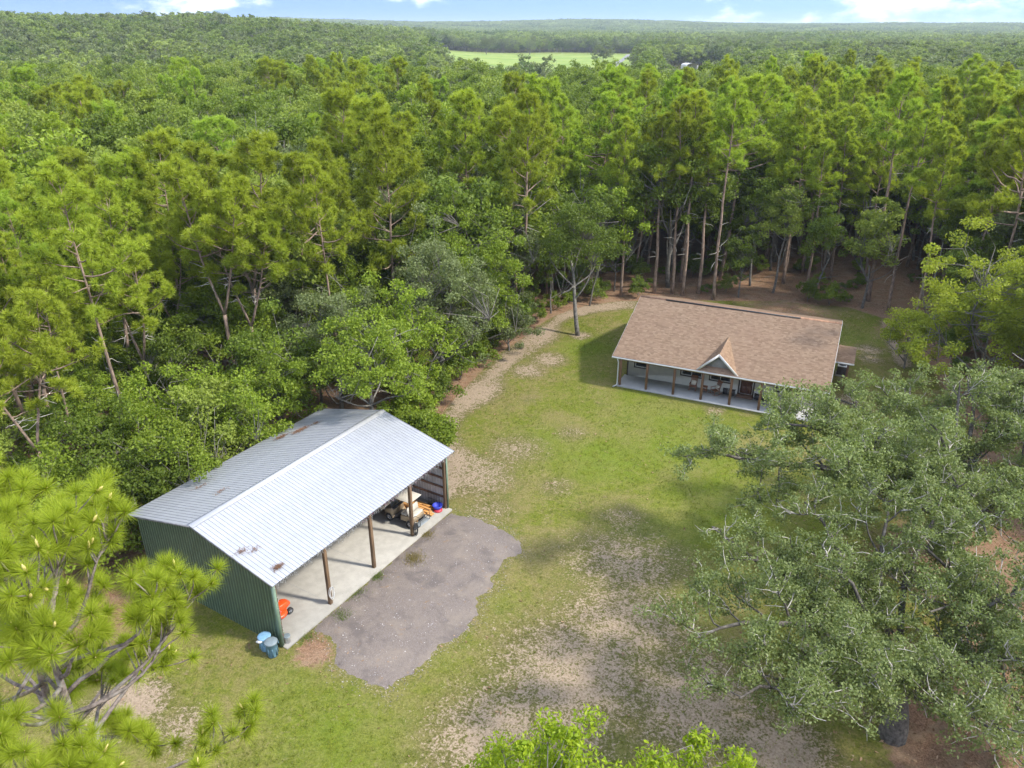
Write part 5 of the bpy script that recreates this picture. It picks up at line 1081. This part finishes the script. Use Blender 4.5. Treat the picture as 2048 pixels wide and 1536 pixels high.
def combine(pair):
    G = Geo(); mats = []
    for me in pair:
        V = np.zeros(len(me.vertices) * 3, 'f4'); me.vertices.foreach_get('co', V); lt = np.zeros(len(me.polygons), 'i4'); me.polygons.foreach_get('loop_total', lt); vi = np.zeros(len(me.loops), 'i4'); me.loops.foreach_get('vertex_index', vi); mi = np.zeros(len(me.polygons), 'i4'); me.polygons.foreach_get('material_index', mi)
        st = np.concatenate([[0], np.cumsum(lt)[:-1]]); n0 = G.n; G.V.append(V.reshape(-1, 3)); G.n += len(me.vertices)
        for q in (3, 4):
            s_ = lt == q
            if s_.any(): G.F.append(vi[st[s_][:, None] + np.arange(q)] + n0); G.M.append(mi[s_] + len(mats))
        mats += list(me.materials)
    return G.mesh('tree', mats)
def scatter(name, label, cat, meshes, P, rot, sc, pick):
    """one mass of trees: points carrying a turn, a size and a kind"""
    me = bpy.data.meshes.new(name); me.vertices.add(len(P)); me.vertices.foreach_set('co', np.asarray(P, 'f4').ravel())
    for nm, ty, v in (('turn', 'FLOAT', rot), ('size', 'FLOAT_VECTOR', sc), ('pick', 'INT', pick)):
        a = me.attributes.new(nm, ty, 'POINT'); a.data.foreach_set('vector' if ty == 'FLOAT_VECTOR' else 'value', np.asarray(v, 'i4' if ty == 'INT' else 'f4').ravel())
    o = tag(link(name, me, None, 'stuff'), label, cat); col = bpy.data.collections.new(name + '_kinds')
    for i, m_ in enumerate(meshes): col.objects.link(bpy.data.objects.new('kind_%02d' % i, m_))
    ng = bpy.data.node_groups.new(name, 'GeometryNodeTree'); ng.interface.new_socket('Geometry', in_out='INPUT', socket_type='NodeSocketGeometry'); ng.interface.new_socket('Geometry', in_out='OUTPUT', socket_type='NodeSocketGeometry')
    gi = N(ng, 'NodeGroupInput'); go = N(ng, 'NodeGroupOutput'); ip = N(ng, 'GeometryNodeInstanceOnPoints'); ci = N(ng, 'GeometryNodeCollectionInfo'); ci.inputs[0].default_value = col; ci.inputs[1].default_value = True; ci.inputs[2].default_value = True
    def na(nm, ty): n_ = N(ng, 'GeometryNodeInputNamedAttribute', data_type=ty); n_.inputs[0].default_value = nm; return n_.outputs[0]
    cx = N(ng, 'ShaderNodeCombineXYZ'); ng.links.new(na('turn', 'FLOAT'), cx.inputs[2])
    ip.inputs['Pick Instance'].default_value = True
    ng.links.new(gi.outputs[0], ip.inputs['Points']); ng.links.new(ci.outputs[0], ip.inputs['Instance']); ng.links.new(na('pick', 'INT'), ip.inputs['Instance Index']); ng.links.new(cx.outputs[0], ip.inputs['Rotation']); ng.links.new(na('size', 'FLOAT_VECTOR'), ip.inputs['Scale']); ng.links.new(ip.outputs[0], go.inputs[0])
    md = o.modifiers.new('wood', 'NODES'); md.node_group = ng; return o
LIMIT_P, LIMIT_O = 300 - len(PINE_SPEC), 280
order = np.argsort(np.hypot(*pines.T) + 9999 * ~view(pines)); pines = pines[order]; hp = hp[order]; order = np.argsort(np.hypot(*oaks.T) + 9999 * ~view(oaks)); oaks = oaks[order]; ho = ho[order]
for i in range(min(LIMIT_P, len(pines))):
    tall = pines[i, 0] > 8 and r5.random() < .7; v = r5.integers(4) if tall else r5.integers(7); d_ = TALLPINES[v] if tall else PINES[v]; s_ = hp[i] / (TH[v] if tall else PH[v]); lab, grp = wood_label('pine', pines[i])
    plant('pine', 'pine_tree', d_, pines[i], r5.uniform(0, 6.28), (s_ * r5.uniform(.8, 1.25), s_ * r5.uniform(.8, 1.25), s_), lab, 'tree', grp)
for i in range(min(LIMIT_O, len(oaks))):
    slim = pines[:1] is not None and oaks[i, 0] > 6 and r5.random() < .55; v = r5.integers(4) if slim else r5.integers(7); d_ = SLIMOAKS[v] if slim else OAKS[v]; s_ = ho[i] / (SH[v] if slim else OH[v]); lab, grp = wood_label('oak', oaks[i])
    u = r5.random(); nl_ = oaks[i, 0] < -12 and oaks[i, 1] < 62; leaf = 'oak_bright' if u < (.6 if nl_ else .25) else ('grey_leaf' if u > .86 else None)
    plant('oak', 'oak_tree', d_, oaks[i], r5.uniform(0, 6.28), (s_ * r5.uniform(.9, 1.15), s_ * r5.uniform(.9, 1.15), s_), lab, 'tree', grp, leaf)
# the wood further back, as masses
fo = [combine(make_oak(300 + i, 13, 4.8, .2, 60, 34, .75, 1.15, .2, 'far_leaf', 5, twigs=False)) for i in range(4)] + [combine(make_oak(310 + i, 13, 4.4, .2, 60, 34, .7, 1.1, .2, 'grey_leaf', 5, twigs=False)) for i in range(2)]
P3 = lambda P: np.column_stack([P, terrain(P[:, 0], P[:, 1])])
rest_p, rest_h = pines[LIMIT_P:], hp[LIMIT_P:]; v = r5.integers(0, 7, len(rest_p)); s_ = rest_h / np.array(PH)[v]
scatter('pine_wood', 'mass of pines further back in the wood', 'wood', [combine(p) for p in PINES], P3(rest_p), r5.uniform(0, 6.28, len(v)), np.column_stack([s_ * 1.1, s_ * 1.1, s_]), v)
mid = jgrid(-1000, 1000, 100, 1140, 9.6, r5); dm = np.hypot(*mid.T); mid = mid[(np.abs(mid[:, 0]) < 1.1 * mid[:, 1]) & (dm < 1130) & (dm > 205 + 15 * np.sin(mid[:, 0] / 20)) & (signed(mid, FIELD) < 0)]
hm_ = np.minimum(r5.uniform(8, 18, len(mid)), hmax(mid)); ok = hm_ > 5; mid, hm_ = mid[ok], hm_[ok]
b1 = (np.hypot(mid[:, 0] - 128, mid[:, 1] - 598) > 26) & (np.hypot(mid[:, 0] - 11, mid[:, 1] - 340) > 20); mid, hm_ = mid[b1], hm_[b1]
rest_o, rest_oh = oaks[LIMIT_O:], ho[LIMIT_O:]
v1 = r5.integers(0, 7, len(rest_o)) + 6; s1 = rest_oh / np.array(OH)[v1 - 6]; v2 = r5.integers(0, 6, len(mid)); s2 = hm_ / 13
AP = np.vstack([P3(rest_o), P3(mid)]); AV = np.concatenate([v1, v2]); AS = np.concatenate([np.column_stack([s1, s1, s1]), np.column_stack([np.maximum(s2, .75) * r5.uniform(.9, 1.6, len(mid)), np.maximum(s2, .75) * r5.uniform(.9, 1.6, len(mid)), s2])])
scatter('oak_wood', 'mass of oaks spreading to the hill and round the pasture', 'wood', fo + [combine(p) for p in OAKS], AP, r5.uniform(0, 6.28, len(AV)), AS, AV)
# groves to the horizon
def grove(seed):
    r_ = np.random.default_rng(seed); L = Geo()
    for i in range(18):
        x, y = r_.uniform(-22, 22, 2); H = r_.uniform(11, 17); Rr = r_.uniform(4, 6); c = np.array((x, y, H * .6)); k = 75; u_ = rand_unit(r_, k); u_[:, 2] = np.abs(u_[:, 2]) * 1.0 - .25; C = c + u_ * [Rr, Rr, H * .42] * r_.uniform(.6, 1, (k, 1)); clump_leaves(L, r_, C, .9, 2, 1.7, .6, .7)
    return L.mesh('grove', M['far_leaf'])
far = jgrid(-4600, 4600, 700, 5600, 34, r5); df = np.hypot(*far.T); far = far[(np.abs(far[:, 0]) < 1.0 * far[:, 1]) & (df > 1100) & (df < 5500) & (signed(far, FIELD) < -9)]
df = np.hypot(*far.T); far = far[(r5.random(len(far)) < .95)]
v = r5.integers(0, 4, len(far)); s_ = r5.uniform(.7, 1.45, len(far))
scatter('distant_forest', 'hazy distant forest reaching to the horizon', 'forest', [grove(400 + i) for i in range(4)], P3(far), r5.uniform(0, 6.28, len(far)), np.column_stack([s_ * 1.1, s_ * 1.1, s_]), v)
# pasture oaks
for x, y, h_, lab in ((68, 622, 15, 'big round oak standing alone in the far pasture'), (20, 930, 16, 'oak at the back edge of the far pasture, near its middle'), (-28, 900, 17, 'oak at the back edge of the far pasture, toward the left'), (98, 960, 14, 'oak at the back edge of the far pasture, toward the right'), (118, 800, 6, 'small dark shrub-like oak out in the far pasture')):
    plant('oak', 'pasture_oak', OAKS[int(x) % 7], (x, y), x, (h_ / 11 * 1.25, h_ / 11 * 1.25, h_ / 11), lab, 'tree', 'oaks in the far pasture', 'grey_leaf')
# far buildings and road
g = Geo(); RD = [(78, 640), (92, 720), (108, 800), (130, 920)]
for (xa, ya), (xb, yb) in zip(RD[:-1], RD[1:]): g.add([(xa - 2.5, ya, terrain(xa, ya) + .15), (xa + 2.5, ya, terrain(xa, ya) + .15), (xb + 2.5, yb, terrain(xb, yb) + .15), (xb - 2.5, yb, terrain(xb, yb) + .15)], [(0, 1, 2, 3)])
g.build('pasture_road', pmat('pale_road', (.2, .2, .205), .9, var=.08, scale=.2), kind='structure')
t = thing('white_carport', 'small white arched carport far off among the trees', 'carport', (128.8, 598, float(terrain(128.8, 598)) + 0), .3); g = Geo()
an = np.linspace(0, math.pi, 9); prof = [(-4.2 * math.cos(a), 3.2 + 1.5 * math.sin(a)) for a in an]; prof = [(-4.2, 0)] + prof + [(4.2, 0)]
V = [(x, y, z) for y in (-4, 5) for x, z in prof]; k = len(prof); g.add(V, [(i, i + 1, k + i + 1, k + i) for i in range(k - 1)]); g.add([(x, 5, z) for x, z in prof[1:-1]] , [tuple(range(k - 2))]); g.build('roof', M['white_paint'], t)
g = Geo(); g.bevbox((.3, 0, 1.2), (3.0, 5.5, 2.0), .3); g.build('covered_boat', M['white_paint'], t); g = Geo(); g.bbox((-4.6, -4.1, 0), (-4.2, -3.9, 3.4)); g.bbox((4.2, -4.1, 0), (4.6, -3.9, 3.4)); g.build('front_post', M['white_paint'], t)
t = thing('green_roof_house', 'white-walled house with teal green roof glimpsed over the pines', 'house', (11.0, 340, 0), .15); g = Geo(); g.bbox((-5, -4, -.1), (5, 4, 3.0)); g.build('wall', M['white_paint'], t)
for sg in (-1, 1): g = Geo(); g.box((0, sg * 2.15, 3.9), (11, 4.9, .12), rotx(-sg * .38)); g.build('roof_panel', pmat('teal_roof', (.05, .33, .25), .5), t)
for x in (-3, 0, 3): g = Geo(); g.bbox((x - .5, -4.05, 1), (x + .5, -4.003, 2.2)); g.build('window', M['glass'], t)

# ------------------------------------------------------------------ shrubs and weeds along the wood edge
r6 = np.random.default_rng(99); P = jgrid(-45, 62, 36, 112, 2.6, r6); sg_ = signed(P, CLEAR); okk = (sg_ < -.4) & (sg_ > -16) & outside(P, .4) & view(P) & (r6.random(len(P)) < np.where(P[:, 0] > 6, .52, .3))
P = P[okk]; P = P[np.argsort(np.hypot(*P.T))][:230]
for i, p in enumerate(P):
    v = r6.choice(3, p=[.3, .25, .45]); lab = 'low leafy shrub in the undergrowth left of the barn' if p[0] < -8 else ('low shrub on the straw between the sand path trees' if p[0] < 12 else 'low green shrub on the brown wood floor behind the house')
    plant('shrub', 'shrub', SHRUBS[v], p, r6.uniform(0, 6.28), r6.uniform(.6, 1.1), lab, 'shrub', lab.split(' in ')[-1] if ' in ' in lab else lab.split(' on ')[-1])
for i, (x, y, k, sc_) in enumerate(((-7.9, 51.9, 1, 1.1), (-7.2, 54.6, 0, 1.2), (-6.0, 56.4, 1, .9), (-6.6, 58.8, 0, 1.2), (-4.6, 60.8, 1, 1.2), (-4.9, 63.0, 0, 1.1), (-3.0, 64.4, 1, .9), (-2.6, 66.6, 0, 1.2), (-1.4, 69.0, 1, 1.1), (.2, 71.2, 0, 1.1), (1.0, 73.6, 1, 1.0), (2.4, 75.6, 0, .9), (-9.6, 50.2, 0, 1.1), (-9.0, 56.0, 1, 1.3), (4.6, 79.6, 0, .8), (6.4, 81.4, 2, 1.2), (10.2, 84, 0, .8), (-.6, 73.0, 1, 1.2))):
    plant('shrub', 'shrub', SHRUBS[k], (x, y), x * 2, sc_, 'leafy shrub filling the wood edge along the sand path', 'shrub', 'shrubs along the sand path', ('oak_bright', 'oak_leaf', None)[i % 3])
def weed(label, loc, r, n, seed, mat_='fern', hgt=.16):
    r_ = np.random.default_rng(seed); an = r_.uniform(0, 6.28, n); C = np.column_stack([r_.normal(size=(n, 2)) * r, np.zeros(n)]); A = np.column_stack([r_.normal(size=(n, 2)) * .07, r_.uniform(.5, 1.1, n) * hgt]); B = np.column_stack([np.cos(an), np.sin(an), an * 0]) * .012
    g = Geo(); g.needles(C, A, B); o = tag(g.build('weed_tuft', M[mat_]), label, 'weeds', 'weeds round the gravel pad'); o.location = (*loc, .01)
M['dry_grass'] = leafmat('dry_grass', (.20, .19, .05), (.34, .26, .10), .3, .05, .1)
weed('yellowish weed patch growing in the gravel pad', (-5.7, 35.75), .30, 700, 1, 'dry_grass', .2); weed('green weeds at the slab edge by the third barn post', bw(6.6, -.5), .22, 380, 2); weed('green weeds on the gravel near the second barn post', bw(3.2, -.95), .25, 330, 3)
weed('dry weeds at the slab edge by the golf cart', bw(11.2, -.55), .22, 350, 4, 'dry_grass'); weed('sparse weeds at the slab edge between second and third posts', bw(4.9, -.45), .28, 220, 5); weed('small green weeds at the near slab corner', bw(1.2, -.6), .25, 200, 6)

# ------------------------------------------------------------------ air
mh = bpy.data.materials.new('haze'); mh.use_nodes = True; t_ = mh.node_tree; t_.nodes.clear(); oh = N(t_, 'ShaderNodeOutputMaterial'); pv = N(t_, 'ShaderNodeVolumePrincipled'); pv.inputs['Color'].default_value = (.74, .86, 1.0, 1); pv.inputs['Density'].default_value = .00013; pv.inputs['Anisotropy'].default_value = .1; t_.links.new(pv.outputs[0], oh.inputs['Volume'])
g = Geo(); g.bbox((-7050, -450, -8), (7050, 7850, 75)); tag(g.build('haze', mh, kind='stuff'), 'thin bluish haze over the whole countryside', 'haze')
